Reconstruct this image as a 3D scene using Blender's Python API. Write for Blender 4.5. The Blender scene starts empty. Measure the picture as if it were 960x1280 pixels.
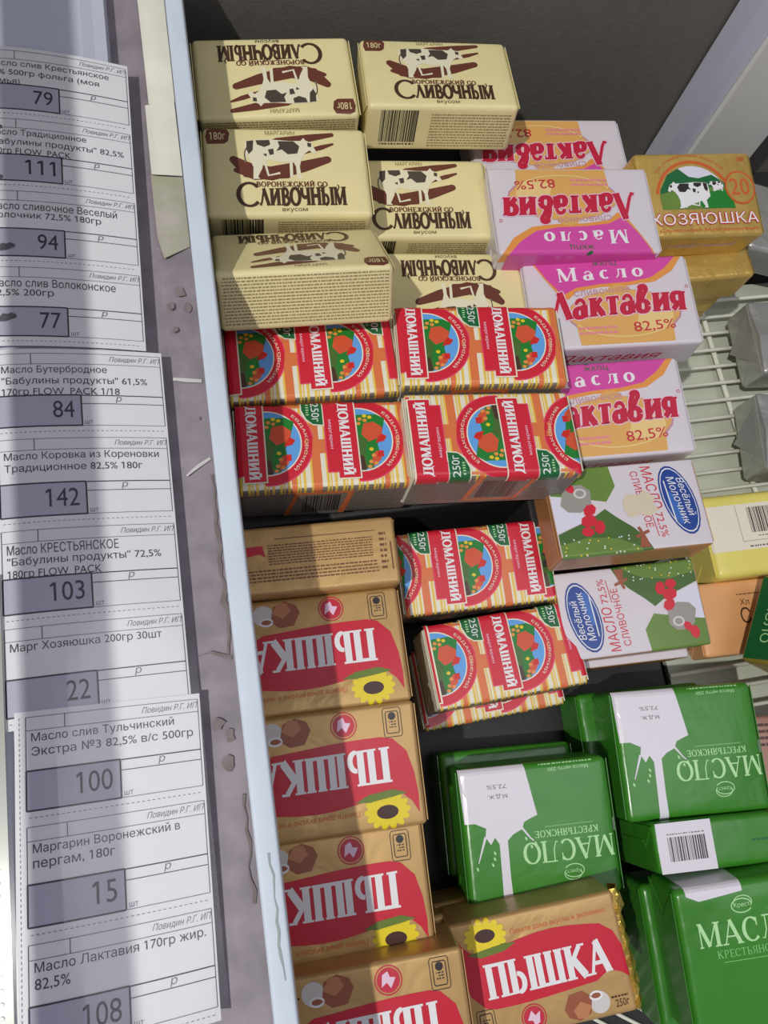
import bpy, bmesh, math, random
from mathutils import Vector, Matrix, Euler
from mathutils.geometry import delaunay_2d_cdt
from math import sin, cos, pi, radians
random.seed(7)
SC = bpy.context.scene
COL = SC.collection
# ------------------------------------------------------------------ camera, world, lamps, exposure
cd = bpy.data.cameras.new('camera'); cam = bpy.data.objects.new('camera', cd); COL.objects.link(cam)
cd.sensor_fit = 'VERTICAL'; cd.sensor_height = 32.0; cd.lens = 25.0; cd.clip_start = 0.01
RC = [[0.9808179745860208, -0.1538676039793656, 0.11966980059574374],
      [-0.11658206814631204, -0.9550701488808543, -0.272487856799867],
      [0.1562201079107871, 0.25330963495759873, -0.9546881725055518]]
rows = [RC[0], [-v for v in RC[1]], [-v for v in RC[2]]]
cam.matrix_world = Matrix.Translation((0, 0, 0.462)) @ Matrix(rows).transposed().to_4x4()
SC.camera = cam
w = bpy.data.worlds.new('World'); SC.world = w; w.use_nodes = True
w.node_tree.nodes['Background'].inputs[0].default_value = (0.72, 0.69, 0.90, 1)
w.node_tree.nodes['Background'].inputs[1].default_value = 0.29
def area(name, loc, target, size, power, col):
    l = bpy.data.lights.new(name, 'AREA'); l.shape = 'DISK'; l.size = size; l.energy = power; l.color = col
    o = bpy.data.objects.new(name, l); COL.objects.link(o); o.location = loc
    o.rotation_euler = (Vector(target) - Vector(loc)).to_track_quat('-Z', 'Y').to_euler(); return o
area('shop_lamp', (-1.17, -0.50, 2.75), (0.05, 0.12, 0), 0.06, 58, (1.0, 0.98, 0.935))
area('overhead_fill', (0.9, -0.2, 2.6), (0.15, 0.1, 0), 1.6, 13, (0.95, 0.97, 1.0))  # soft overhead fill added for its light, not a known lamp
SC.view_settings.view_transform = 'Standard'; SC.view_settings.look = 'None'
SC.view_settings.exposure = -0.13; SC.view_settings.gamma = 1.0; SC.view_settings.use_curve_mapping = False

# ------------------------------------------------------------------ materials
def lin(c): c /= 255.0; return c/12.92 if c <= 0.04045 else ((c+0.055)/1.055)**2.4
MATS = {}
def mat(name, rgb, rough=0.45, metal=0.0, bump=0.0, scale=60.0, coat=0.0, var=0.0, k=1.12, dirt=None, alpha=1.0):
    if name in MATS: return MATS[name]
    m = bpy.data.materials.new(name); m.use_nodes = True; nt = m.node_tree; b = nt.nodes['Principled BSDF']
    c = [min(0.86, lin(v)*k) for v in rgb] + [1]
    b.inputs['Base Color'].default_value = c
    b.inputs['Roughness'].default_value = rough; b.inputs['Metallic'].default_value = metal
    b.inputs['Coat Weight'].default_value = coat; b.inputs['Coat Roughness'].default_value = 0.15
    b.inputs['Alpha'].default_value = alpha
    tc = nt.nodes.new('ShaderNodeTexCoord')
    if var or dirt:
        n = nt.nodes.new('ShaderNodeTexNoise'); n.inputs['Scale'].default_value = scale*0.5; n.inputs['Detail'].default_value = 5
        nt.links.new(tc.outputs['Object'], n.inputs['Vector'])
        r = nt.nodes.new('ShaderNodeValToRGB'); r.color_ramp.elements[0].position = 0.35; r.color_ramp.elements[1].position = 0.65
        if dirt:
            r.color_ramp.elements[0].color = [lin(v)*k for v in dirt]+[1]; r.color_ramp.elements[1].color = c
        else:
            r.color_ramp.elements[0].color = [v*(1-var) for v in c[:3]]+[1]; r.color_ramp.elements[1].color = [min(.9, v*(1+var*.5)) for v in c[:3]]+[1]
        nt.links.new(n.outputs['Fac'], r.inputs[0]); nt.links.new(r.outputs[0], b.inputs['Base Color'])
    if bump:
        n2 = nt.nodes.new('ShaderNodeTexNoise'); n2.inputs['Scale'].default_value = scale; n2.inputs['Detail'].default_value = 3
        n2.inputs['Distortion'].default_value = 0.6
        nt.links.new(tc.outputs['Object'], n2.inputs['Vector'])
        bp = nt.nodes.new('ShaderNodeBump'); bp.inputs['Strength'].default_value = bump; bp.inputs['Distance'].default_value = 0.003
        nt.links.new(n2.outputs['Fac'], bp.inputs['Height']); nt.links.new(bp.outputs[0], b.inputs['Normal'])
    MATS[name] = m; return m
P = lambda name, rgb, **k: mat(name, rgb, **{**dict(rough=0.4, bump=0.12, scale=45, coat=0.25), **k})
cream = P('cream_paper', (226, 214, 158), var=.05); brown = P('brown_ink', (104, 56, 42)); dkbrown = P('dark_brown_ink', (72, 48, 34))
midbrown = P('text_brown_ink', (150, 132, 92)); cowwhite = P('cow_white', (226, 220, 190)); cowdark = P('cow_patch', (74, 66, 56))
white = P('white_wrap', (210, 203, 208)); magenta = P('magenta_ink', (206, 74, 158)); pinkred = P('crimson_ink', (190, 34, 62)); orange = P('orange_ink', (222, 146, 70))
biscuit = P('biscuit_ink', (216, 166, 92)); biscuit2 = P('biscuit_light_ink', (232, 196, 130)); mauve = P('mauve_ink', (190, 140, 150))
rose = P('rose_ink', (222, 130, 150)); dkgreen = P('dark_green_ink', (22, 100, 52)); palepink = P('pale_pink_ink', (236, 196, 214))
red = P('red_ink', (204, 32, 52)); redpink = P('red_pink_ink', (226, 70, 110)); sky = P('sky_blue_ink', (96, 160, 222)); roof = P('roof_ink', (208, 84, 50)); roof2 = P('roof_red_ink', (204, 40, 30))
meadow = P('meadow_ink', (30, 124, 44)); yellow = P('yellow_ink', (232, 196, 40)); gyellow = P('gingham_yellow', (226, 190, 76)); gorange = P('gingham_orange', (216, 116, 66)); gwhite = P('gingham_white', (232, 222, 200))
silver = mat('grey_paper', (140, 132, 122), rough=.4, metal=.25, bump=.2, scale=90, var=.1); greytext = P('grey_text', (112, 106, 100))
gold = mat('gold_wrap', (192, 156, 100), rough=.4, metal=.38, bump=.5, scale=30, var=.05, coat=.15); goldtext = P('gold_text', (112, 68, 40))
foilgold = mat('gold_foil', (206, 178, 84), rough=.28, metal=.75, bump=.7, scale=70, var=.15)
prered = P('deep_red_ink', (196, 26, 50)); lilacwhite = P('letter_white', (238, 232, 232)); sunyellow = P('sunflower_yellow', (238, 204, 30)); seed = P('seed_brown', (62, 28, 20)); leaf = P('leaf_green', (98, 120, 34))
cookie = P('cookie_brown', (150, 84, 56)); cookie2 = P('cookie_light', (186, 124, 84)); cupc = P('cup_grey', (204, 200, 196)); ember = P('emblem_red', (192, 40, 62)); orangered = P('orange_red_ink', (200, 92, 40)); black = P('black_ink', (44, 38, 36))
green = mat('green_wrap', (58, 132, 36), rough=.32, bump=.7, scale=22, coat=.3, var=.14); gwhite2 = P('milk_white_ink', (218, 214, 222)); palegreen = P('pale_green_ink', (176, 222, 160)); gtext = P('faint_green_ink', (120, 186, 104))
hill = P('hill_green', (104, 136, 56), var=.15); hill2 = P('hill_dark_green', (72, 106, 44), var=.15); skyw = P('sky_pale', (214, 212, 226)); oval = P('logo_blue', (32, 66, 142)); oval2 = P('logo_mid_blue', (56, 104, 180)); canm = P('can_grey', (150, 146, 138)); worn = P('worn_beige', (208, 196, 170)); tan = P('tan_paper', (176, 128, 78), var=.1)
foil = mat('silver_foil', (178, 178, 172), rough=.3, metal=.5, bump=.5, scale=60, var=.1)
butteryellow = P('butter_yellow', (232, 214, 110), var=.05); peach = P('peach_wrap', (226, 168, 112), var=.08); olive = P('olive_gold_wrap', (158, 136, 52), var=.2, rough=.3); paleyellow = P('pale_label', (228, 220, 200)); pinkbrown = P('pink_brown_wrap', (170, 126, 110), var=.15)
hgold = mat('bright_gold_wrap', (206, 172, 92), rough=.35, metal=.45, bump=.5, scale=60, var=.08)
paper = mat('label_paper', (226, 226, 238), rough=.5, bump=.05, scale=20, coat=.3); ink = mat('label_ink', (48, 46, 62), rough=.5); greyink = mat('label_grey_ink', (112, 110, 128), rough=.5)
boxgrey = mat('label_box_grey', (176, 175, 190), rough=.5, coat=.3); smear = mat('marker_smear', (90, 88, 96), rough=.6, var=.3, scale=900)

# ------------------------------------------------------------------ object helpers
def link(name, me, parent=None, label=None):
    o = bpy.data.objects.new(name, me); COL.objects.link(o)
    if parent: o.parent = parent
    if label: o['label'] = label
    return o
def thing(name, label, cat, loc, rot=(0, 0, 0), group=None):
    o = bpy.data.objects.new(name, None); COL.objects.link(o); o.empty_display_size = .02
    o.location = loc; o.rotation_euler = rot; o['label'] = label; o['category'] = cat
    if group: o['group'] = group
    return o
def mesh(name, verts, faces, mats, idx=None, smooth=False):
    me = bpy.data.meshes.new(name); me.from_pydata([tuple(v) for v in verts], [], faces)
    for m in (mats if isinstance(mats, (list, tuple)) else [mats]): me.materials.append(m)
    if idx: me.polygons.foreach_set('material_index', idx)
    if smooth: me.polygons.foreach_set('use_smooth', [True]*len(me.polygons))
    me.update(); return me
def boxmesh(name, x0, x1, y0, y1, z0, z1, m, bev=0.0):
    bm = bmesh.new(); bmesh.ops.create_cube(bm, size=1)
    for v in bm.verts: v.co = Vector((x0+(v.co.x+.5)*(x1-x0), y0+(v.co.y+.5)*(y1-y0), z0+(v.co.z+.5)*(z1-z0)))
    if bev: bmesh.ops.bevel(bm, geom=bm.edges[:], offset=bev, segments=3, affect='EDGES', profile=.6)
    me = bpy.data.meshes.new(name); bm.to_mesh(me); bm.free(); me.materials.append(m)
    if bev: me.polygons.foreach_set('use_smooth', [True]*len(me.polygons))
    return me
def tube(name, pts, r, m, n=10):
    vs, fs = [], []
    for i, p in enumerate(pts):
        p = Vector(p); d = (Vector(pts[min(i+1, len(pts)-1)]) - Vector(pts[max(i-1, 0)])).normalized()
        a = d.cross(Vector((0, 0, 1))); a = a.normalized() if a.length > 1e-5 else Vector((1, 0, 0)); b = d.cross(a)
        for k in range(n): vs.append(p + r*(cos(2*pi*k/n)*a + sin(2*pi*k/n)*b))
    for i in range(len(pts)-1):
        for k in range(n): fs.append((i*n+k, i*n+(k+1) % n, (i+1)*n+(k+1) % n, (i+1)*n+k))
    fs.append(tuple(range(n))); fs.append(tuple(reversed(range((len(pts)-1)*n, len(pts)*n))))
    return mesh(name, vs, fs, m, smooth=True)
def structure(name, me): o = link(name, me); o['kind'] = 'structure'; return o

# ------------------------------------------------------------------ lettering
TXT = {}
def glyphs(s, bold=0.0):
    key = (s, bold)
    if key not in TXT:
        c = bpy.data.curves.new('t', 'FONT'); c.body = s; c.offset = bold*1.7; c.resolution_u = 3; c.fill_mode = 'NONE'
        o = bpy.data.objects.new('t', c); COL.objects.link(o); bpy.context.view_layer.update()
        me = bpy.data.meshes.new_from_object(o)
        V = [(v.co.x, v.co.y) for v in me.vertices]; nb = {}
        for e in me.edges:
            a, b = e.vertices; nb.setdefault(a, []).append(b); nb.setdefault(b, []).append(a)
        loops, seen = [], set()
        for a in sorted(nb):
            if a in seen: continue
            lp, prev, cur = [], None, a
            while cur not in seen:
                seen.add(cur); lp.append(cur); nx = [q for q in nb[cur] if q != prev and q not in seen]
                prev = cur
                if not nx: break
                cur = min(nx, key=lambda q: abs(q-cur))
            if len(lp) > 2: loops.append([V[q] for q in lp])
        bpy.data.objects.remove(o); bpy.data.meshes.remove(me); bpy.data.curves.remove(c)
        if '1' in s:
            for lp in list(loops):
                xs = [p[0] for p in lp]; ys = [p[1] for p in lp]
                if len(lp) == 4 and max(ys)-min(ys) > .6 and max(xs)-min(xs) < .2:
                    x0 = min(xs); y1 = max(ys); loops.append([(x0-.14, y1-.17), (x0-.14, y1-.09), (x0-.02, y1), (x0+.03, y1), (x0+.03, y1-.08), (x0-.0, y1-.11)][::-1])
        boxes = [(min(p[0] for p in l), max(p[0] for p in l)) for l in loops]
        pts, fs = [], []
        # clusters of loops that overlap in x are filled together (even-odd)
        order = sorted(range(len(loops)), key=lambda q: boxes[q][0]); groups = []
        for q in order:
            if groups and boxes[q][0] < groups[-1][1]: groups[-1][0].append(q); groups[-1][1] = max(groups[-1][1], boxes[q][1])
            else: groups.append([[q], boxes[q][1]])
        for g, _ in groups:
            ls = [loops[q] for q in g]; vin = []; ein = []
            for l in ls:
                n0 = len(vin); vin += [Vector(p) for p in l]; ein += [(n0+k, n0+(k+1) % len(l)) for k in range(len(l))]
            vo, eo, fo, _a, _b, _c = delaunay_2d_cdt(vin, ein, [], 0, 1e-6)
            base = len(pts); pts += [(v.x, v.y) for v in vo]
            for f in fo:
                cx = sum(vo[q].x for q in f)/len(f); cy = sum(vo[q].y for q in f)/len(f); wn = 0
                for l in ls:
                    for k in range(len(l)):
                        (ax, ay), (bx, by) = l[k], l[(k+1) % len(l)]
                        if (ay > cy) != (by > cy) and cx < (bx-ax)*(cy-ay)/(by-ay)+ax: wn += 1 if by > ay else -1
                if wn: fs.append(tuple(base+q for q in f))
        x0 = min(v[0] for v in pts); x1 = max(v[0] for v in pts); y0 = min(v[1] for v in pts); y1 = max(v[1] for v in pts)
        TXT[key] = ([((v[0]-x0)/(x1-x0), (v[1]-y0)/(y1-y0)) for v in pts], fs)
    return TXT[key]
def stroke(pts, ws):
    n = len(pts); vs, fs = [], []
    for i, (x, y) in enumerate(pts):
        a = pts[max(i-1, 0)]; b = pts[min(i+1, n-1)]; dx, dy = b[0]-a[0], b[1]-a[1]; L = math.hypot(dx, dy) or 1
        wd = (ws[i] if isinstance(ws, (list, tuple)) else ws)/2
        vs += [(x-dy/L*wd, y+dx/L*wd), (x+dy/L*wd, y-dx/L*wd)]
    for i in range(n-1): fs.append((2*i, 2*i+1, 2*i+3, 2*i+2))
    return vs, fs
def earc(cx, cy, rx, ry, a0, a1, T, t, n=18):
    pts = []; ws = []
    for i in range(n+1):
        a = radians(a0+(a1-a0)*i/n); pts.append((cx+rx*cos(a), cy+ry*sin(a))); ws.append(t+(T-t)*abs(cos(a))**1.2)
    return (pts, ws)
def stem(x, T, h=1.0, t=.06, sw=.15, y0=0):
    return [([(x, y0), (x, h)], T), ([(x-T/2-sw/2, y0+t/2), (x+T/2+sw/2, y0+t/2)], t), ([(x-T/2-sw/2, h-t/2), (x+T/2+sw/2, h-t/2)], t)]
def glyph(ch, T, t):
    X = .68; sr = stem
    D = {
     'М': (1.16, sr(.16, t, sw=.12)+sr(.96, T)+[([(.18, .98), (.54, .04)], T), ([(.54, .06), (.94, .98)], t)]),
     'А': (.98, [([(.12, .02), (.47, 1)], t), ([(.45, 1), (.83, .02)], T), ([(.22, .33), (.68, .33)], t), ([(.0, .03), (.26, .03)], .06), ([(.68, .03), (.98, .03)], .06)]),
     'С': (.88, [earc(.45, .5, .36, .47, 42, 318, T, t), ([(.72, .62), (.72, .95)], t)]),
     'Л': (.98, sr(.78, T)+[([(.28, .96), (.26, .4), (.12, .05), (.02, .1)], t), ([(.14, .97), (.8, .97)], .06)]),
     'Λ': (1.0, [([(.06, .1), (.16, .04), (.26, .22), (.5, 1)], t), ([(.47, 1), (.84, .02)], T), ([(.68, .03), (1.0, .03)], .06), ([(.36, .98), (.56, .98)], .06)]),
     'О': (.95, [earc(.46, .5, .38, .47, 0, 360, T, t, 24)]),
     'П': (.98, sr(.2, T)+sr(.74, T)+[([(.2, .95), (.74, .95)], .1)]),
     'Ы': (1.15, sr(.2, T)+sr(.98, T)+[earc(.36, .3, .26, .27, -90, 90, T*.8, t, 10)]),
     'Ш': (1.3, sr(.2, T, sw=.08)+sr(.63, T, sw=.08)+sr(1.06, T, sw=.08)+[([(.2, .05), (1.06, .05)], .1)]),
     'К': (.98, sr(.2, T)+[([(.28, .48), (.72, .96)], T*.6), ([(.4, .55), (.8, .03)], T), ([(.62, .97), (.92, .97)], .07), ([(.66, .03), (.98, .03)], .07)]),
     'И': (1.0, sr(.2, T)+sr(.76, T)+[([(.24, .12), (.72, .88)], t*1.4)]),
     'Й': (1.0, sr(.2, T)+sr(.76, T)+[([(.24, .12), (.72, .88)], t*1.4), earc(.48, 1.2, .16, .12, 180, 360, t*1.5, t*1.5, 8)]),
     'Н': (1.0, sr(.2, T)+sr(.78, T)+[([(.2, .52), (.78, .52)], t*1.3)]),
     'В': (.86, sr(.22, T)+[earc(.36, .74, .27, .23, -90, 90, T*.8, t, 10), earc(.38, .27, .33, .24, -90, 90, T*.9, t, 10), ([(.2, .96), (.36, .96)], t), ([(.2, .5), (.38, .5)], t), ([(.2, .04), (.38, .04)], t)]),
     'Р': (.8, sr(.22, T)+[earc(.36, .72, .3, .25, -90, 90, T*.9, t, 10), ([(.2, .96), (.38, .96)], t), ([(.2, .47), (.38, .47)], t)]),
     'Ь': (.8, sr(.22, T)+[earc(.36, .28, .3, .25, -90, 90, T*.9, t, 10), ([(.2, .53), (.38, .53)], t), ([(.2, .04), (.38, .04)], t)]),
     'Я': (.86, sr(.66, T)+[earc(.46, .72, .3, .25, 90, 270, T*.9, t, 10), ([(.46, .96), (.66, .96)], t), ([(.46, .47), (.66, .47)], t), ([(.42, .48), (.12, .03)], T*.9), ([(.0, .03), (.24, .03)], .06)]),
     'Ч': (.9, sr(.7, T)+[earc(.42, .72, .28, .28, 180, 290, T, t*1.3, 10), ([(.14, .7), (.14, .97)], T), ([(.02, .97), (.28, .97)], .06), ([(.5, .46), (.7, .5)], t*1.2)]),
     'Е': (.82, sr(.22, T)+[([(.2, .96), (.72, .96)], t), ([(.2, .5), (.56, .5)], t), ([(.2, .04), (.74, .04)], t), ([(.72, .8), (.72, .98)], t), ([(.74, .02), (.74, .22)], t), ([(.56, .4), (.56, .6)], t)]),
     'Т': (.86, sr(.42, T)+[([(.06, .96), (.78, .96)], t*1.2), ([(.06, .78), (.06, .98)], t), ([(.78, .78), (.78, .98)], t)]),
     'Ж': (1.2, sr(.58, T)+[([(.14, .97), (.5, .5), (.1, .03)], T*.7), ([(1.02, .97), (.66, .5), (1.06, .03)], T*.7), ([(.0, .03), (.22, .03)], .06), ([(.94, .03), (1.16, .03)], .06)]),
     'Д': (1.02, sr(.76, T)+[([(.3, .96), (.28, .4), (.14, .08)], t*1.4), ([(.16, .97), (.8, .97)], .06), ([(.02, .04), (.98, .04)], .09), ([(.03, -.14), (.03, .06)], .07), ([(.97, -.14), (.97, .06)], .07)]),
     'а': (.62, [earc(.24, .19, .17, .17, 0, 360, T, t, 16), ([(.44, 0), (.44, .46)], T), earc(.28, .46, .17, .19, 0, 170, t, t, 10), ([(.44, .05), (.58, .05)], .08)]),
     'с': (.55, [earc(.28, .34, .2, .3, 50, 310, T, t, 14)]),
     'о': (.62, [earc(.29, .33, .22, .3, 0, 360, T, t, 18)]),
     'л': (.64, sr(.48, T, X, sw=.08)+[([(.2, .64), (.17, .25), (.03, .04)], t), ([(.14, .65), (.5, .65)], .06)]),
     'к': (.66, sr(.16, T, X, sw=.1)+[([(.22, .34), (.52, .64)], t*1.3), ([(.28, .4), (.56, .03)], T*.9), ([(.46, .03), (.66, .03)], .06)]),
     'т': (.6, sr(.29, T, X, sw=.1)+[([(.04, .63), (.54, .63)], .1), ([(.06, .5), (.06, .66)], .06), ([(.53, .5), (.53, .66)], .06)]),
     'в': (.64, [earc(.26, .22, .2, .2, 0, 360, T, t, 16), ([(.1, .2), (.12, .62), (.24, .92)], T*.8), earc(.3, .84, .13, .13, -70, 170, T*.8, t, 10), ([(.36, .72), (.2, .44)], t*1.4)]),
     'и': (.74, sr(.16, T, X, sw=.08)+sr(.56, T, X, sw=.08)+[([(.18, .12), (.54, .56)], t*1.3)]),
     'я': (.64, sr(.46, T, X, sw=.08)+[earc(.26, .46, .17, .18, 80, 280, T, t, 12), ([(.26, .64), (.46, .64)], t), ([(.26, .28), (.46, .3)], t), ([(.32, .3), (.08, .03)], T*.8)]),
     ' ': (.4, []),
    }
    return D[ch]
def serif(s, T=.19, t=.07, sp=0.0):
    key = ('serif', s, T, t, sp)
    if key not in TXT:
        vs, fs, x = [], [], 0
        for ch in s:
            adv, st = glyph(ch, T, t)
            for pts, ws in st:
                v, f = stroke(pts, ws); n = len(vs); vs += [(a+x, b) for a, b in v]; fs += [tuple(i+n for i in q) for q in f]
            x += adv+sp
        x0 = min(v[0] for v in vs); x1 = max(v[0] for v in vs); y0 = min(v[1] for v in vs); y1 = max(v[1] for v in vs)
        TXT[key] = ([((v[0]-x0)/(x1-x0), (v[1]-y0)/(y1-y0)) for v in vs], fs)
    return TXT[key]

# ------------------------------------------------------------------ printed artwork laid on real surfaces
class Art:
    """2D shapes in millimetres, grouped by part name and face, folded onto a pack (or any mapped surface)."""
    def __init__(s, W, D, H, r=2.5, bulge=.5):
        s.W, s.D, s.H, s.r, s.bulge = W, D, H, r, bulge; s.parts = {}
    def add(s, part, m, vs, fs, layer=1, face='top'):
        if face != 'top' and '#' not in part: part += '#'+face
        s.parts.setdefault(part, []).append((m, vs, fs, layer, face))
    def poly(s, part, m, pts, layer=1, face='top'): s.add(part, m, pts, [tuple(range(len(pts)))], layer, face)
    def rect(s, part, m, x0, y0, x1, y1, layer=1, face='top'): s.poly(part, m, [(x0, y0), (x1, y0), (x1, y1), (x0, y1)], layer, face)
    def ell(s, part, m, cx, cy, rx, ry=None, layer=1, face='top', rot=0, n=22, clip=None):
        ry = ry or rx; c, sn = cos(radians(rot)), sin(radians(rot)); p = []
        for k in range(n):
            a, b = rx*cos(2*pi*k/n), ry*sin(2*pi*k/n); q = (cx+a*c-b*sn, cy+a*sn+b*c)
            if clip: q = clip(*q)
            p.append(q)
        s.poly(part, m, p, layer, face)
    def line(s, part, m, pts, w, layer=1, face='top'):
        v, f = stroke(pts, w); s.add(part, m, v, f, layer, face)
    def arc(s, part, m, cx, cy, rx, ry, a0, a1, w, layer=1, face='top', n=20):
        pts = [(cx+rx*cos(radians(a0+(a1-a0)*i/n)), cy+ry*sin(radians(a0+(a1-a0)*i/n))) for i in range(n+1)]
        s.line(part, m, pts, w, layer, face)
    def text(s, part, m, t, x, y, w, h, layer=2, face='top', bold=0.0, rot=0, bend=None, g=None, shear=0, fn=None):
        """bounding box w x h with lower-left corner x,y (before rotation about that corner)"""
        if part == 'lettering': part = 'lettering#' + (t or str(id(g)))
        vs, fs = g or glyphs(t, bold); out = []; c, sn = cos(radians(rot)), sin(radians(rot))
        for u, v in vs:
            a, b = u*w+shear*v*h, v*h
            if fn: a, b = fn(u, a, b)
            if bend:   # (cx, cy, R, a0, a1): run along an arc
                cx, cy, R, a0, a1 = bend; th = radians(a0+(a1-a0)*u); rr = R + b*(1 if a1 < a0 else -1)
                out.append((cx+rr*cos(th), cy+rr*sin(th)))
            else: out.append((x+a*c-b*sn, y+a*sn+b*c))
        s.add(part, m, out, fs, layer, face)
    def dashes(s, part, m, x0, y0, x1, y1, rows, layer=1, face='top', fill=.45, gap=.6, avg=2.2):
        vs, fs = [], []; h = (y1-y0)/rows
        for k in range(rows):
            y = y0+(k+.25)*h; x = x0
            while x < x1-.3:
                L = min(random.uniform(.5, 1.6)*avg, x1-x); n = len(vs)
                vs += [(x, y), (x+L, y), (x+L, y+h*fill), (x, y+h*fill)]; fs.append((n, n+1, n+2, n+3)); x += L+gap*random.uniform(.6, 1.5)
        s.add(part, m, vs, fs, layer, face)
    def barcode(s, part, x0, y0, x1, y1, layer=2, face='top', bg=None):
        if bg: s.rect(part, bg, x0-1.5, y0-1.5, x1+1.5, y1+1.5, layer, face)
        rnd = random.Random(3); x = x0; vs, fs = [], []; u = (x1-x0)/48
        while x < x1:
            wd = u*rnd.choice([.6, .6, 1.2, 1.8]); n = len(vs)
            vs += [(x, y0), (min(x+wd, x1), y0), (min(x+wd, x1), y1), (x, y1)]; fs.append((n, n+1, n+2, n+3)); x += wd+u*rnd.choice([.6, .9, 1.3])
        s.add(part, black, vs, fs, layer+1, face)
    # -- mapping: millimetres on the unfolded wrapper to metres on the pack, base at z = 0
    def top(s, x, y):
        a = max(0., 1-(x/(s.W/2))**2)*max(0., 1-(y/(s.D/2))**2)
        return s.H + s.bulge*a**.7
    def map(s, x, y, lay, face):
        e = .10+.07*lay; r = s.r; W, D, H = s.W/2, s.D/2, s.H
        if face == 'top':
            def fold(q, A):
                sg = 1 if q >= 0 else -1; q = abs(q); a = A-r
                if q <= a: return sg*q, 0, 0, 1
                if q <= a+r*pi/2: th = (q-a)/r; return sg*(a+r*sin(th)), r*(1-cos(th)), sg*sin(th), cos(th)
                return sg*A, r+(q-a-r*pi/2), sg, 0
            X, dx, nx, cx_ = fold(x, W); Y, dy, ny, cy_ = fold(y, D)
            Z = s.top(X if abs(X) < W else W, Y) - dx - dy if dx+dy > 0 else s.top(x, y)
            return ((X+nx*e)/1000, (Y+ny*e)/1000, (Z+min(cx_, cy_)*e)/1000)
        if face == 'front': return (x/1000, (-D-e)/1000, (H/2+y)/1000)
        if face == 'back': return (x/1000, (D+e)/1000, (H/2-y)/1000)
        if face == 'left': return ((-W-e)/1000, -x/1000, (H/2+y)/1000)
        if face == 'right': return ((W+e)/1000, x/1000, (H/2+y)/1000)
    def cuts(s):
        a = s.D/2-s.r; ys = [sg*(a+s.r*pi/2*q) for sg in (-1, 1) for q in (0, .25, .5, .75, 1)]
        a = s.W/2-s.r; xs = [sg*(a+s.r*pi/2*q) for sg in (-1, 1) for q in (0, .33, .66, 1)]
        xs += [10*k for k in range(-int(s.W/20), int(s.W/20)+1)]; ys += [9*k for k in range(-int(s.D/18), int(s.D/18)+1)]
        return xs, ys
    def bounds(s): return -s.W/2-s.r*.4, s.W/2+s.r*.4, -s.D/2-s.H+s.r, s.D/2+s.H-s.r
    def build(s):
        res = {}
        for part, items in s.parts.items():
            bm = bmesh.new(); mats = []; lay = bm.faces.layers.int.new('face'); FN = ['top', 'front', 'back', 'left', 'right']
            for m, vs, fs, layer, face in items:
                if m not in mats: mats.append(m)
                bv = [bm.verts.new((x, y, layer)) for x, y in vs]
                for f in fs:
                    try: q = bm.faces.new([bv[i] for i in f])
                    except ValueError: continue
                    q.material_index = mats.index(m); q[lay] = FN.index(face)
            bmesh.ops.triangulate(bm, faces=[f for f in bm.faces if len(f.verts) > 4])
            x0, x1, y0, y1 = s.bounds(); xs, ys = s.cuts()
            def bis(co, no, geomf, clear=False):
                fs = [f for f in bm.faces if f[lay] == 0 and geomf(f)]
                if not fs: return
                g = set(fs)
                for f in fs: g.update(f.edges); g.update(f.verts)
                bmesh.ops.bisect_plane(bm, geom=list(g), plane_co=co, plane_no=no, clear_outer=clear)
            for ax, lo, hi, cs in ((0, x0, x1, xs), (1, y0, y1, ys)):
                no = Vector((1, 0, 0)) if ax == 0 else Vector((0, 1, 0))
                for v, sg in ((lo, -1), (hi, 1)):
                    bis(no*v, no*sg, lambda f: any((q.co[ax]-v)*sg > 1e-5 for q in f.verts), True)
                for v in sorted(cs):
                    def span(f):
                        c = [q.co[ax] for q in f.verts]; return min(c) < v-.2 and max(c) > v+.2
                    bis(no*v, no, span)
            face_of = {}
            for f in bm.faces:
                for v in f.verts: face_of[v] = FN[f[lay]]
            loose = [v for v in bm.verts if v not in face_of]
            if loose: bmesh.ops.delete(bm, geom=loose, context='VERTS')
            for v in bm.verts: v.co = Vector(s.map(v.co.x, v.co.y, v.co.z, face_of[v]))
            me = bpy.data.meshes.new(part); bm.to_mesh(me); bm.free()
            for m in mats: me.materials.append(m)
            res[part] = me
        return res
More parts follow.
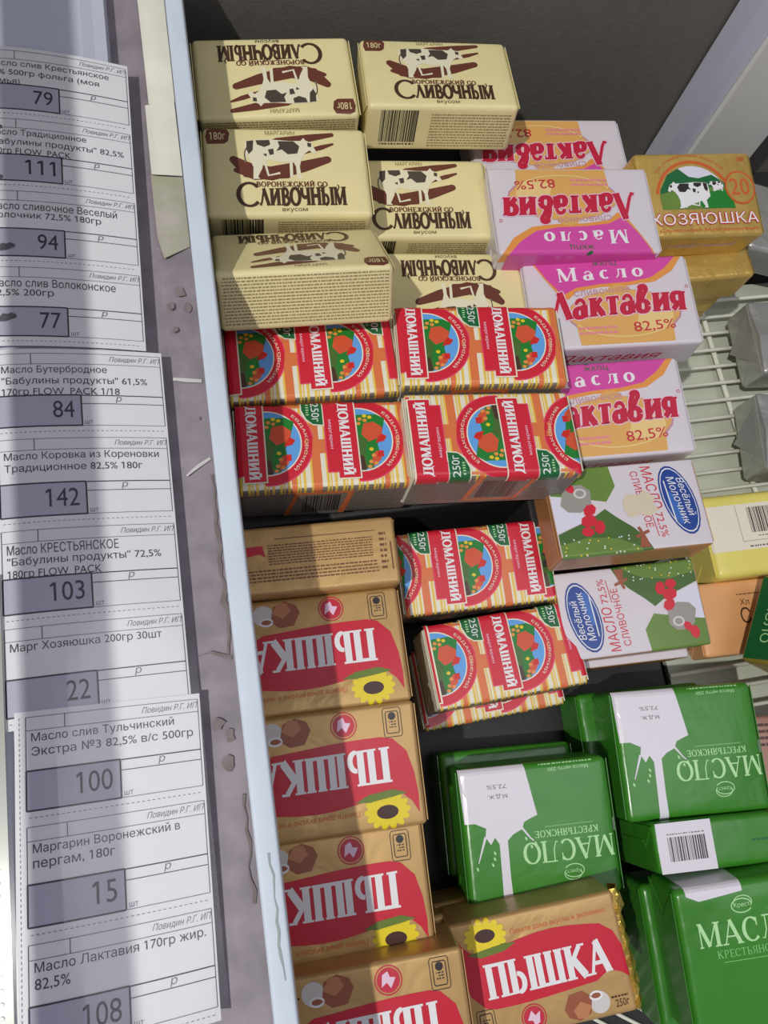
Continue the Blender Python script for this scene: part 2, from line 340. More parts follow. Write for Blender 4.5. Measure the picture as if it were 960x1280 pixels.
def pack_body(W, D, H, r, bulge, mats, side_idx=None, seed=0):
    """rounded pillow-topped block; mats[0] everywhere, side_idx gives other slots for front/back/left/right faces"""
    nx, ny, nz = 20, 14, 6; bm = bmesh.new(); rnd = random.Random(seed); ph = [rnd.uniform(0, 6) for _ in range(4)]
    def lin_(n, A):
        e = r/A/2 if A else 0
        base = [0, e*.35, e*.7] + [e*1.05+(1-2.1*e)*k/(n-1) for k in range(n)] + [1-e*.7, 1-e*.35, 1]
        return base
    gx, gy, gz = lin_(nx, W/2), lin_(ny, D/2), lin_(nz, H/2); V = {}
    def vert(i, j, k):
        if (i, j, k) in V: return V[(i, j, k)]
        p = Vector(((gx[i]-.5)*W, (gy[j]-.5)*D, gz[k]*H))
        q = Vector((max(-W/2+r, min(W/2-r, p.x)), max(-D/2+r, min(D/2-r, p.y)), max(r, min(H-r, p.z))))
        d = p-q
        if d.length > 1e-6: p = q+d.normalized()*r
        u, v = p.x/(W/2), p.y/(D/2); t = p.z/H
        if k == len(gz)-1: p.z += bulge*(max(0, 1-u*u)*max(0, 1-v*v))**.7
        sd = .25*sin(pi*t)
        if abs(d.y) > r*.9: p.y += math.copysign(0, d.y)
        V[(i, j, k)] = bm.verts.new(p/1000); return V[(i, j, k)]
    def grid(fn, na, nb, mi):
        for a in range(na-1):
            for b in range(nb-1):
                f = bm.faces.new([fn(a, b), fn(a+1, b), fn(a+1, b+1), fn(a, b+1)]); f.material_index = mi; f.smooth = True
    X, Y, Z = len(gx), len(gy), len(gz); si = side_idx or {}
    grid(lambda a, b: vert(a, b, Z-1), X, Y, 0); grid(lambda a, b: vert(a, Y-1-b, 0), X, Y, si.get('bottom', 0))
    grid(lambda a, b: vert(a, 0, b), X, Z, si.get('front', 0)); grid(lambda a, b: vert(X-1-a, Y-1, b), X, Z, si.get('back', 0))
    grid(lambda a, b: vert(0, Y-1-a, b), Y, Z, si.get('left', 0)); grid(lambda a, b: vert(X-1, a, b), Y, Z, si.get('right', 0))
    me = bpy.data.meshes.new('wrapper'); bm.to_mesh(me); bm.free()
    for m in mats: me.materials.append(m)
    return me
def fold_mesh(W, D, H, side, m, t=.5):
    """folded wrapper end: two side tucks, an upper triangular flap lapped over the lower one"""
    x = side*(W/2); vs, fs = [], []
    def slab(pts, o):
        n = len(vs); k = len(pts)
        for q in (0, t): 
            for a, b in pts: vs.append(((x+side*(o+q-.2))/1000, a/1000, b/1000))
        fs.append(tuple(range(n, n+k))); fs.append(tuple(range(n+2*k-1, n+k-1, -1)))
        for i in range(k): fs.append((n+i, n+(i+1) % k, n+k+(i+1) % k, n+k+i))
    d = D/2-2
    slab([(-d, 2), (d, 2), (d*.45, H*.62), (-d*.45, H*.62)], .1)
    slab([(-d, H-2), (d, H-2), (d*.5, H*.36), (-d*.5, H*.36)], .1+t)
    return mesh('end_fold', vs, fs, m)

KIND = {}
def kind(name, W, D, H, r, bulge, mats, side, artfn, fold_m, part_labels=None, no_left=False):
    a = Art(W, D, H, r, bulge); artfn(a)
    KIND[name] = dict(dim=(W, D, H), body=pack_body(W, D, H, r, bulge, mats, side), parts=a.build() if a.parts else {},
                      folds=[fold_mesh(W, D, H, sd, fold_m) for sd in ((1,) if no_left else (-1, 1))], labels=part_labels or {})
def place(kn, name, label, cat, group, top, rot, s=1.0, bare=False, flip=False):
    k = KIND[kn]; H = k['dim'][2]/1000*s
    R = Matrix.Rotation(radians(rot[0]), 3, 'Z') @ Matrix.Rotation(radians(rot[1]), 3, 'X') @ Matrix.Rotation(radians(rot[2]), 3, 'Y')
    if flip: R = R @ Matrix.Rotation(pi, 3, 'Z')
    base = Vector(top) - R @ Vector((0, 0, H))
    t = thing(name, label, cat, base, R.to_euler(), group); t.scale = (s, s, s)
    link('wrapper', k['body'], t)
    for f in k['folds']: link('end_fold', f, t)
    if not bare:
        for p, me in k['parts'].items():
            o = link(p.split('#')[0], me, t, k['labels'].get(p.split('#')[0]))
            if p.split('#')[0] in ('ingredients_text', 'small_print'): o['kind'] = 'stuff'
    return t

# ------------------------------------------------------------------ artwork of each kind
COW = [(.02, .95), (.3, .98), (.6, .94), (.78, .94), (.83, 1.02), (.86, .95), (.93, .9), (1.0, .68), (.96, .62), (.9, .7), (.83, .62), (.77, .46), (.74, .3), (.75, .07), (.79, .0), (.69, .0), (.685, .3), (.65, .42), (.45, .4), (.3, .46), (.22, .4), (.2, .26), (.13, .05), (.16, 0), (.06, 0), (.075, .28), (.03, .5), (.0, .62), (-.02, .4), (-.04, .42), (-.03, .9)]
PATCH = [[(.0, .93), (.1, .95), (.08, .7), (.02, .6), (-.01, .72)], [(.13, .95), (.33, .96), (.34, .84), (.25, .78), (.15, .84)], [(.45, .93), (.68, .93), (.76, .8), (.72, .62), (.58, .6), (.5, .72), (.42, .68), (.47, .8)], [(.3, .72), (.38, .74), (.38, .6), (.32, .58)], [(.22, .6), (.28, .62), (.27, .54)], [(.88, .9), (.94, .88), (.93, .78), (.88, .8)]]
def cow(a, part, x, y, w, h, cw, cdk, layer, mirror=False):
    f = (lambda u: 1-u) if mirror else (lambda u: u)
    a.poly(part, cw, [(x+f(u)*w, y+v*h) for u, v in COW], layer)
    for p in PATCH: a.poly(part, cdk, [(x+f(u)*w, y+v*h) for u, v in p], layer+1)
    a.line(part, cw, [(x+f(.62)*w, y+.42*h), (x+f(.61)*w, y+.02*h)], w*.045, layer); a.line(part, cw, [(x+f(.24)*w, y+.42*h), (x+f(.28)*w, y+.08*h), (x+f(.45)*w, y+.14*h)], w*.035, layer)
def blob(a, part, m, pts, layer):   # brush stroke made of overlapping ovals along a path
    a.line(part, m, [p[:2] for p in pts], [p[2] for p in pts], layer)
    for p in (pts[0], pts[-1]): a.ell(part, m, p[0], p[1], p[2]*.5, layer=layer, n=12)
def art_M(a):
    W, D = a.W, a.D; X = lambda u: (u-.5)*W; Y = lambda v: (.5-v)*D
    pc = 'cow_picture'
    blob(a, pc, brown, [(X(.3), Y(.26), 1), (X(.45), Y(.17), 5), (X(.65), Y(.13), 5.5), (X(.79), Y(.09), 3)], 1)
    blob(a, pc, brown, [(X(.6), Y(.3), 3), (X(.72), Y(.24), 3.4), (X(.79), Y(.2), 1.6)], 1)
    blob(a, pc, brown, [(X(.18), Y(.38), 5), (X(.26), Y(.5), 11), (X(.4), Y(.54), 10), (X(.6), Y(.46), 8), (X(.75), Y(.38), 5)], 1)
    blob(a, pc, brown, [(X(.19), Y(.5), 3), (X(.3), Y(.58), 4), (X(.5), Y(.57), 3)], 1)
    cow(a, pc, X(.265), Y(.6), W*.42, D*.46, cowwhite, cowdark, 2)
    a.arc(pc, dkbrown, X(.27), Y(.34), 2.2, 6, 90, 230, .7, 2)
    a.poly('weight_badge', brown, [(X(.02), Y(.12)), (X(.03), Y(.04)), (X(.06), Y(.02)), (X(.15), Y(.03)), (X(.165), Y(.08)), (X(.155), Y(.17)), (X(.13), Y(.2)), (X(.03), Y(.2))], 1)
    a.text('weight_badge', cream, '180г', X(.045), Y(.155), W*.095, D*.085, 2, bold=.02)
    a.text('lettering', midbrown, 'МАРГАРИН', X(.38), Y(.1), W*.18, D*.05, 3, bold=.02)
    a.text('lettering', brown, '', X(.305), Y(.69), W*.43, D*.07, 3, g=serif('ВОРОНЕЖСКИЙ СО', .24, .12, .02))
    a.text('lettering', dkbrown, '', X(.315), Y(.9), W*.53, D*.2, 3, g=serif('ΛИВОЧНЫМ', .29, .16, -.03), fn=lambda u, p, q: (p, q*(1+.12*u)))
    for q in (X(.545), X(.69), X(.79)): a.line('lettering', dkbrown, [(q, Y(.74)), (q+1.4, Y(.69)), (q+.6, Y(.665))], .8, 3)
    pts, ws = earc(X(.26), Y(.77), W*.065, D*.125, 40, 320, 2.6, 1.6); a.line('lettering', dkbrown, pts, ws, 3); a.ell('lettering', dkbrown, X(.305), Y(.68), 1.2, layer=3, n=10)
    a.text('lettering', dkbrown, 'вкусом', X(.45), Y(.965), W*.15, D*.045, 3, bold=.03)
    a.dashes('ingredients_text', midbrown, -W/2+4, -D/2-a.H+4, W/2-4, -D/2-4, 1, 1) if False else None
    a.dashes('ingredients_text', midbrown, -W/2+3, -a.H/2+2.5, W/2-3, a.H/2-4, 15, 1, 'back', fill=.42, avg=1.6, gap=.5)
    a.dashes('ingredients_text', midbrown, -8, -a.H/2+4, W/2-4, a.H/2-5, 12, 1, 'front', fill=.42, avg=1.6, gap=.5)
    a.barcode('barcode', -W/2+9, -a.H/2+8, -W/2+34, a.H/2-3, 1, 'front')
    a.dashes('barcode', dkbrown, -W/2+10, -a.H/2+5, -W/2+34, -a.H/2+7.5, 1, 1, 'front', avg=1.2)
kind('M', 102, 64, 36, 3.5, .8, [cream], None, art_M, cream, {'weight_badge': 'brown badge printed with the weight'})

def art_L(a):
    W, D = a.W, a.D; X = lambda u: (u-.5)*W; Y = lambda v: (.5-v)*D
    a.poly('pink_band', orange, [(X(0), Y(-.12)), (X(.05), Y(.0)), (X(.12), Y(.22)), (X(.2), Y(.44)), (X(.24), Y(.46)), (X(.3), Y(.37)), (X(.45), Y(.335)), (X(.62), Y(.33)), (X(.78), Y(.3)), (X(.9), Y(.18)), (X(.98), Y(.0)), (X(1.0), Y(-.12))], 1)
    a.poly('pink_band', magenta, [(X(.0), Y(-.12)), (X(.06), Y(.0)), (X(.13), Y(.22)), (X(.2), Y(.38)), (X(.22), Y(.40)), (X(.3), Y(.33)), (X(.45), Y(.3)), (X(.62), Y(.29)), (X(.76), Y(.25)), (X(.86), Y(.14)), (X(.94), Y(.0)), (X(.95), Y(-.12))], 2)
    a.text('pink_band', lilacwhite, '', X(.2), Y(.26), W*.52, D*.16, 4, g=serif('Масло', .2, .07, .32), fn=lambda u, p, q: (p, q+u*1.6))
    a.text('pink_band', dkgreen, 'жкпц', X(.42), Y(.1), W*.15, D*.06, 4, bold=.04); a.ell('pink_band', dkgreen, X(.45), Y(.0), 2.4, 1.2, layer=4, rot=30, n=10)
    # biscuits
    a.ell('biscuit_picture', mauve, X(.56), Y(.64), W*.345, D*.27, layer=1)
    a.ell('biscuit_picture', biscuit, X(.56), Y(.63), W*.335, D*.255, layer=2)
    a.poly('biscuit_picture', biscuit, [(X(.26), Y(.7)), (X(.84), Y(.74)), (X(.83), Y(.97)), (X(.27), Y(.97))], 2)
    a.ell('biscuit_picture', biscuit2, X(.72), Y(.68), W*.13, D*.17, layer=3); a.ell('biscuit_picture', biscuit, X(.5), Y(.66), W*.14, D*.18, layer=4)
    a.ell('biscuit_picture', biscuit, X(.55), Y(.43), W*.08, D*.12, layer=1)
    a.arc('biscuit_picture', biscuit2, X(.56), Y(.66), W*.31, D*.24, 200, 330, 1.0, 5)
    a.text('lettering', mauve, 'сливочное', X(.28), Y(.43), W*.34, D*.06, 4, bold=.01, rot=3)
    slope = lambda u, p, q: (p+q*.1, q+u*4.0-(2.0*(u-.5)**2)*2)
    g1 = serif('Λактавия', .27, .14, .02)
    for dx, dy in ((-.7, 0), (.7, 0), (0, .7), (0, -.7)): a.text('lettering', palepink, '', X(.105)+dx, Y(.70)+dy, W*.83, D*.34, 6, g=g1, fn=slope)
    a.text('lettering', pinkred, '', X(.105), Y(.70), W*.83, D*.34, 7, g=g1, fn=slope)
    a.arc('lettering', pinkred, X(.965), Y(.37), 1, 1, 0, 360, .35, 7, n=10)
    a.text('lettering', pinkred, '82,5%', X(.6), Y(.87), W*.25, D*.12, 7, bold=.02, rot=3)
    a.dashes('lettering', rose, X(.27), Y(.87), X(.5), Y(.76), 2, 6, avg=1.6)
    a.text('side_lettering', pinkred, 'Лактавия', -W*.36, -a.H*.12, W*.62, a.H*.3, 1, 'front', shear=.5, bold=.01)
    a.dashes('side_lettering', greytext, -W*.4, -a.H/2+3, W*.4, -a.H/2+8, 2, 1, 'front')
    a.rect('pink_band', magenta, -W*.47, -a.H/2+2, W*.45, a.H/2-1, 1, 'back')
kind('L', 113, 67, 29, 2.2, .5, [white], None, art_L, white, {'pink_band': 'magenta band with orange edging'})

def art_D(phase):
    def fn(a):
        W, D = a.W, a.D; PD = 54.0; g = 'gingham_print'; hw = W/2-.8
        cl = lambda v: max(-hw, min(hw, v))
        def R_(m, x0, y0, x1, y1, l, part=g):
            x0, x1 = cl(x0), cl(x1)
            if x1-x0 > .3: a.rect(part, m, x0, y0, x1, y1, l)
        ey = D/2+5
        k = -hw; i = 0
        while k < hw:
            R_(gyellow, k, -ey, k+1.5, ey, 1)
            if i % 2: R_(gyellow, k+2.2, -ey, k+3.0, ey, 1)
            k += 4.5; i += 1
        for n in range(-2, 3):
            s0 = phase+n*PD
            if s0+35 < -hw or s0-26 > hw: continue
            R_(gorange, s0-21.5, -ey, s0-16.5, ey, 2); R_(gorange, s0-34, -ey, s0-31, ey, 2)
            R_(gorange, s0-25, -6, s0-12, 3, 3)
            for yy in (D/2-3,): R_(gorange, s0-25, yy, s0+30, yy+1.6, 2)
            cx, R = s0+7.6, 25.4; tg = '#%d' % n
            def circ(m, cx, cy, rx, ry, l, part='farm_picture'+tg, x_lo=-99, ytop=D/2+2):
                pts = [(max(x_lo, cx+rx*cos(2*pi*q/40)), max(-D/2-1, min(ytop, cy+ry*sin(2*pi*q/40)))) for q in range(40)]
                pts = [(cl(x), y) for x, y in pts]
                xs = [p[0] for p in pts]
                if max(xs)-min(xs) > 1: a.poly(part, m, pts, l)
            lo = s0+5
            circ(red, cx, 2, R+.9, R+.9, 3, x_lo=lo); circ(redpink, cx, 2, R+1.6, R+1.6, 2, x_lo=lo)
            circ(gwhite, cx, 2, R-5.2, R-4.6, 4, x_lo=lo); circ(sky, cx, 2, R-6, R-5.4, 5, x_lo=lo)
            F = 'farm_picture'+tg
            def PL(m, pts, l): 
                q = [(cl(s0+x), y) for x, y in pts]
                if max(p[0] for p in q)-min(p[0] for p in q) > 1.2: a.poly(F, m, q, l)
            PL(meadow, [(5, -17), (14, -17), (19, -8), (18, -2), (21, 4), (20, 10), (24, 15), (19, 18), (5, 18)], 6)
            PL(hill2, [(5, -17), (11, -17), (10, -8), (12, 0), (6, 6)], 7)
            PL(roof, [(13, 0), (21, 3), (22, 9), (17, 13), (11, 12), (9, 5)], 8); PL(roof2, [(17, -1), (22, 0), (24, 3), (21, 5), (19, 3)], 9); PL(roof, [(14, -16), (19, -12), (20, -8), (17, -6), (14, -9)], 8); PL(roof2, [(17, -10), (21, -10), (21, -6), (18, -6)], 9)
            PL(dkbrown, [(6, -18), (10, -18), (9, -9), (6, -8)], 8)
            for px, py in ((9, 15), (12, 17), (8, 12), (12, 14), (15, 16), (14, -5), (15, -9), (13, -13), (12, -16), (16, -14)):
                q = s0+px
                if abs(q) < hw-1.5: a.ell(F, yellow if (px+py) % 2 else orange, q, py, 1.4, 1.2, layer=10, n=7)
            # ring lettering, only where the ring is on this face
            if cx+R < hw+3 and cx+R > -hw+4: a.text('ring_lettering'+tg, gwhite, 'ЕВДАКОВСКИЙ', 0, 0, 1, 2.6, 11, bold=.03, bend=(cx, 2, R-3.6, 48, -50))
            # red stripes
            R_(gwhite, s0-7.2, -D/2+4.2, s0+6.8, ey, 11, 'name_stripe'+tg); R_(red, s0-6.4, -D/2+5, s0+6, ey, 12, 'name_stripe'+tg)
            R_(redpink, s0-12.8, -D/2+8.6, s0-6.4, ey-2, 11, 'name_stripe'+tg); R_(red, s0-12.2, -D/2+9.2, s0-6.4, ey-2, 12, 'name_stripe'+tg)
            if abs(s0) < hw-4:
                a.text('lettering'+tg, lilacwhite, '', s0-4.4, D/2-1.2, D*.86, 8.0, 13, g=serif('ДОМАШНИЙ', .27, .13, .0), rot=-90)
            if abs(s0-9) < hw-2: a.text('small_lettering'+tg, palepink, 'маргарин', s0-10.4, D/2-12, 19, 2, 13, bold=.03, rot=-90)
            # weight badge
            if s0-25.5 > -hw and s0-13 < hw:
                q = s0-25; a.poly('weight_badge'+tg, gwhite, [(q-.8, ey), (q+12.6, ey), (q+12.6, D/2-16), (q+6, D/2-15.2), (q+2, D/2-12), (q-.8, D/2-6)], 11)
                a.poly('weight_badge'+tg, dkgreen, [(q, ey), (q+12, ey), (q+12, D/2-15.2), (q+6, D/2-14.4), (q+2.5, D/2-11), (q, D/2-5)], 12)
                a.text('weight_badge'+tg, lilacwhite, '250г', q+5.6, D/2-.5, 12.5, 4.6, 13, bold=.03, rot=-90); a.dashes('weight_badge'+tg, palegreen, q+2.5, D/2-9, q+4.2, D/2-1, 5, 13)
        # grey sides with fine print and a barcode panel
        for fc in ('front', 'back'):
            a.dashes('ingredients_text', greytext, -W/2+3, -a.H/2+3, -24, a.H/2-7, 10, 1, fc, avg=1.5); a.dashes('ingredients_text', greytext, 14, -a.H/2+3, W/2-3, a.H/2-7, 10, 1, fc, avg=1.5)
            a.poly('barcode', gorange, [(-25, -a.H/2+1), (12, -a.H/2+1), (16, a.H/2-6), (-19, a.H/2-6)], 1, fc); a.poly('barcode', silver, [(-22, -a.H/2+1), (8, -a.H/2+1), (12, a.H/2-9), (-17, a.H/2-9)], 2, fc)
            a.barcode('barcode', -14, -a.H/2+6, 8, a.H/2-11, 2, fc)
    return fn
for nm, ph in (('Da', 4), ('Db', 13), ('Dc', -11), ('Dd', -17), ('De', -1)):
    kind(nm, 102, 54.5, 42, 3, .7, [gwhite, silver], {'front': 1, 'back': 1}, art_D(ph), gwhite, {'weight_badge': 'dark green badge printed with the weight', 'name_stripe': 'red stripe carrying the product name'})

def art_P(a):
    W, D = a.W, a.D; X = lambda u: (u-.5)*W; Y = lambda v: (.5-v)*D
    top = lambda u: .26+.05*cos(u*5.5)-.03*u; bot = lambda u: .72-.02*u+.02*sin(u*5)
    pts = [(X(.035), Y(.1)), (X(.07), Y(.2)), (X(.12), Y(.27))]+[(X(u), Y(top(u))) for u in (.2, .3, .4, .5, .6, .7, .8, .88)]+[(X(.95), Y(.32)), (X(.985), Y(.45)), (X(1.0), Y(.72)), (X(.95), Y(.66)), (X(.88), Y(.62))]+[(X(u), Y(bot(u)-.0)) for u in (.8, .7, .6, .5, .4, .3, .2)]+[(X(.14), Y(.71)), (X(.07), Y(.6)), (X(.04), Y(.42)), (X(.03), Y(.25))]
    a.poly('name_banner', prered, pts, 1)
    a.text('name_banner', lilacwhite, '', X(.165), Y(.665), W*.74, D*.31, 3, g=serif('ПЫШКА', .27, .12, -.02), fn=lambda u, p, q: (p, q*(1-.05*u)+u*1.2))
    f = 'sunflower_picture'
    for k in range(14):
        an = 2*pi*k/14; cx, cy = X(.21)+W*.085*cos(an), Y(.15)+D*.09*sin(an); a.ell(f, sunyellow, cx, cy, 4.4, 2.2, layer=3, rot=math.degrees(an), n=10)
    a.ell(f, sunyellow, X(.21), Y(.15), W*.085, D*.09, layer=4); a.ell(f, seed, X(.21), Y(.14), W*.06, D*.055, layer=5, n=14)
    a.poly(f, leaf, [(X(.09), Y(.27)), (X(.18), Y(.25)), (X(.3), Y(.23)), (X(.38), Y(.24)), (X(.3), Y(.29)), (X(.17), Y(.31))], 4)
    a.text('lettering', orangered, 'Пеките дома вкусно и экономно', X(.36), Y(.185), W*.57, D*.055, 2, bold=.01, rot=1)
    e = 'emblem'
    a.arc(e, ember, X(.4), Y(.86), 7.2, 7.2, 0, 360, .7, 2, n=28); a.ell(e, ember, X(.4), Y(.86), 6.2, layer=2)
    a.poly(e, palepink, [(X(.4)-4, Y(.86)-1), (X(.4)-1, Y(.86)+4), (X(.4)+1, Y(.86)+1), (X(.4)+4, Y(.86)+3), (X(.4)+3, Y(.86)-3), (X(.4), Y(.86)-4.5), (X(.4)-1, Y(.86)-1.5)], 3)
    c = 'cookie_picture'
    a.poly(c, cookie, [(X(.58), Y(.86)), (X(.62), Y(.75)), (X(.7), Y(.74)), (X(.75), Y(.8)), (X(.73), Y(.93)), (X(.66), Y(.97)), (X(.6), Y(.93))], 2)
    a.poly(c, cookie2, [(X(.63), Y(.88)), (X(.68), Y(.82)), (X(.74), Y(.87)), (X(.7), Y(.96)), (X(.65), Y(.95))], 3)
    a.ell(c, cupc, X(.79), Y(.86), W*.06, D*.09, layer=1, n=18); a.ell(c, lilacwhite, X(.775), Y(.8), W*.04, D*.04, layer=2, n=14); a.ell(c, cookie, X(.775), Y(.8), W*.028, D*.022, layer=3, n=12)
    r = 'recycling_mark'; x0, y0 = X(.13), Y(.84)
    def rr(w, h, l, th):
        pts = [(x0+w*max(-1, min(1, 1.35*cos(t)))*1, y0+h*max(-1, min(1, 1.35*sin(t)))) for t in [2*pi*q/28+.01 for q in range(29)]]; a.line(r, black, pts, th, l)
    rr(3.6, 6, 2, .5); rr(5.2, 8, 2, .4); a.ell(r, black, x0, y0-3.4, 2.2, layer=2, n=12); a.dashes(r, black, x0-2, y0-1, x0+2, y0+3.4, 3, 2, avg=1.2)
    a.text('lettering', seed, '250г', X(.88), Y(.93), W*.08, D*.06, 2, bold=.04); a.dashes('lettering', seed, X(.86), Y(.86), X(.96), Y(.83), 1, 2, avg=1.2)
kind('P', 103, 68, 41, 2.6, .7, [gold], None, art_P, gold, {'name_banner': 'deep red banner carrying the product name', 'emblem': 'round red maker emblem'})
def art_Pe(a):
    W = a.W
    # narrow side seen when the pack stands on its edge
    a.dashes('ingredients_text', goldtext, -W*.24, -3.2, W*.36, 9.5, 8, 1, 'back', avg=1.7, gap=.5); a.dashes('ingredients_text', goldtext, -W*.42, -13, W*.38, -5, 4, 1, 'back', avg=1.7, gap=.5)
    a.line('ingredients_text', goldtext, [(-W*.2, 12.5), (W*.38, 12.5)], .5, 1, 'back'); a.rect('ingredients_text', goldtext, W*.46, -12, W*.468, 5, 1, 'back')
    a.poly('name_banner', prered, [(-W/2+2, 8), (-W*.27, 9), (-W*.255, 2), (-W*.29, 4), (-W/2+2, 1)], 1, 'back')
    a.dashes('ingredients_text', goldtext, W*.4, -12, W*.44, 12, 7, 1, 'back')
kind('Pe', 103, 68, 41, 2.6, .7, [gold], None, art_Pe, gold)

def art_V(a):
    W, D = a.W, a.D; X = lambda u: (u-.5)*W; Y = lambda v: (.5-v)*D; m = 'meadow_picture'
    a.poly(m, hill, [(X(.01), Y(.0)), (X(.42), Y(-.05)), (X(.44), Y(.25)), (X(.36), Y(.42)), (X(.2), Y(.36)), (X(.01), Y(.3))], 1)
    a.poly(m, skyw, [(X(.01), Y(.3)), (X(.18), Y(.35)), (X(.2), Y(.62)), (X(.01), Y(.72))], 1)
    a.poly(m, hill2, [(X(.01), Y(.74)), (X(.14), Y(.66)), (X(.24), Y(.6)), (X(.34), Y(.5)), (X(.4), Y(.6)), (X(.5), Y(.74)), (X(.56), Y(.86)), (X(.6), Y(1.0)), (X(.01), Y(1.05))], 2)
    a.poly(m, hill, [(X(.01), Y(.86)), (X(.2), Y(.8)), (X(.38), Y(.84)), (X(.52), Y(.96)), (X(.54), Y(1.04)), (X(.01), Y(1.05))], 3)
    rnd = random.Random(5)
    for k in range(26): a.ell(m, lilacwhite if k % 3 else yellow, X(rnd.uniform(.03, .5)), Y(rnd.uniform(.8, 1.0)), .55, layer=5, n=6)
    w_ = 'windmill_picture'
    for an in (20, 110): 
        c, s = cos(radians(an))*5, sin(radians(an))*5; a.line(w_, cookie, [(X(.545)-c, Y(.82)-s), (X(.545)+c, Y(.82)+s)], 2.0, 6)
    a.poly(w_, cookie, [(X(.53), Y(.84)), (X(.56), Y(.84)), (X(.58), Y(.97)), (X(.51), Y(.97))], 5)
    c = 'milk_can_picture'
    a.poly(c, canm, [(X(.06), Y(.42)), (X(.09), Y(.26)), (X(.14), Y(.2)), (X(.22), Y(.2)), (X(.27), Y(.28)), (X(.26), Y(.44)), (X(.18), Y(.52)), (X(.1), Y(.5))], 5); a.ell(c, cupc, X(.2), Y(.3), 4.2, 3.4, layer=6, n=14); a.ell(c, canm, X(.2), Y(.3), 2.8, 2.2, layer=7, n=12)
    for px, py, pr in ((.1, .16, 3.6), (.14, .23, 3.0), (.24, .5, 3.8), (.22, .62, 4.4), (.28, .7, 3.8), (.2, .74, 3.4)): a.ell('poppy_picture', (red, prered)[int(px*100) % 2], X(px), Y(py), pr*1.25, pr*.95, layer=6, n=7, rot=px*900)
    # blue oval maker plate, reading downwards
    o = 'logo_plate'
    a.ell(o, oval, X(.84), Y(.47), D*.41, W*.11, layer=2, rot=-80); a.ell(o, lilacwhite, X(.84), Y(.47), D*.385, W*.1, layer=3, rot=-80); a.ell(o, oval, X(.84), Y(.47), D*.37, W*.095, layer=4, rot=-80); a.ell(o, oval2, X(.80), Y(.56), D*.2, W*.03, layer=5, rot=-80)
    a.text(o, lilacwhite, 'Весёлый', X(.850), Y(.22), D*.44, 5.2, 6, bold=.035, rot=-84, shear=.2); a.text(o, lilacwhite, 'Молочник', X(.785), Y(.20), D*.56, 5.2, 6, bold=.035, rot=-82, shear=.2); a.line(o, lilacwhite, [(X(.765), Y(.24)), (X(.785), Y(.72))], .8, 6)
    a.text('lettering', prered, 'МАСЛО', X(.63), Y(.05), D*.5, 7.0, 4, bold=.045, rot=-86, shear=.1); a.text('lettering', prered, '72,5%', X(.65), Y(.6), D*.28, 5.4, 4, bold=.02, rot=-86); a.line('lettering', prered, [(X(.635), Y(.6)), (X(.65), Y(.86))], .5, 4)
    a.text('lettering', prered, 'СЛИВОЧНОЕ', X(.555), Y(.1), D*.66, 5.0, 4, bold=.03, rot=-86)
    a.dashes('small_print', tan, -W/2+4, -a.H/2+3, W/2-4, a.H/2-5, 6, 1, 'front')
kind('V', 100, 58, 30, 1.6, .4, [white, tan], {'front': 1, 'back': 1, 'left': 1, 'right': 1}, art_V, tan, {'logo_plate': 'blue oval plate with white script'})
def art_V2(a):
    art_V(a); W, D = a.W, a.D; X = lambda u: (u-.5)*W; Y = lambda v: (.5-v)*D
    pts = [(X(.47), Y(.42)), (X(.5), Y(.36)), (X(.58), Y(.38)), (X(.62), Y(.32)), (X(.68), Y(.42)), (X(.66), Y(.5)), (X(.69), Y(.57)), (X(.62), Y(.63)), (X(.56), Y(.6)), (X(.49), Y(.63)), (X(.46), Y(.53))]
    a.poly('worn_patch', worn, pts, 7)
kind('Vw', 100, 58, 30, 1.6, .4, [white, tan], {'front': 1, 'back': 1, 'left': 1, 'right': 1}, art_V2, tan, {'logo_plate': 'blue oval plate with white script', 'worn_patch': 'beige patch where the print has worn off'})

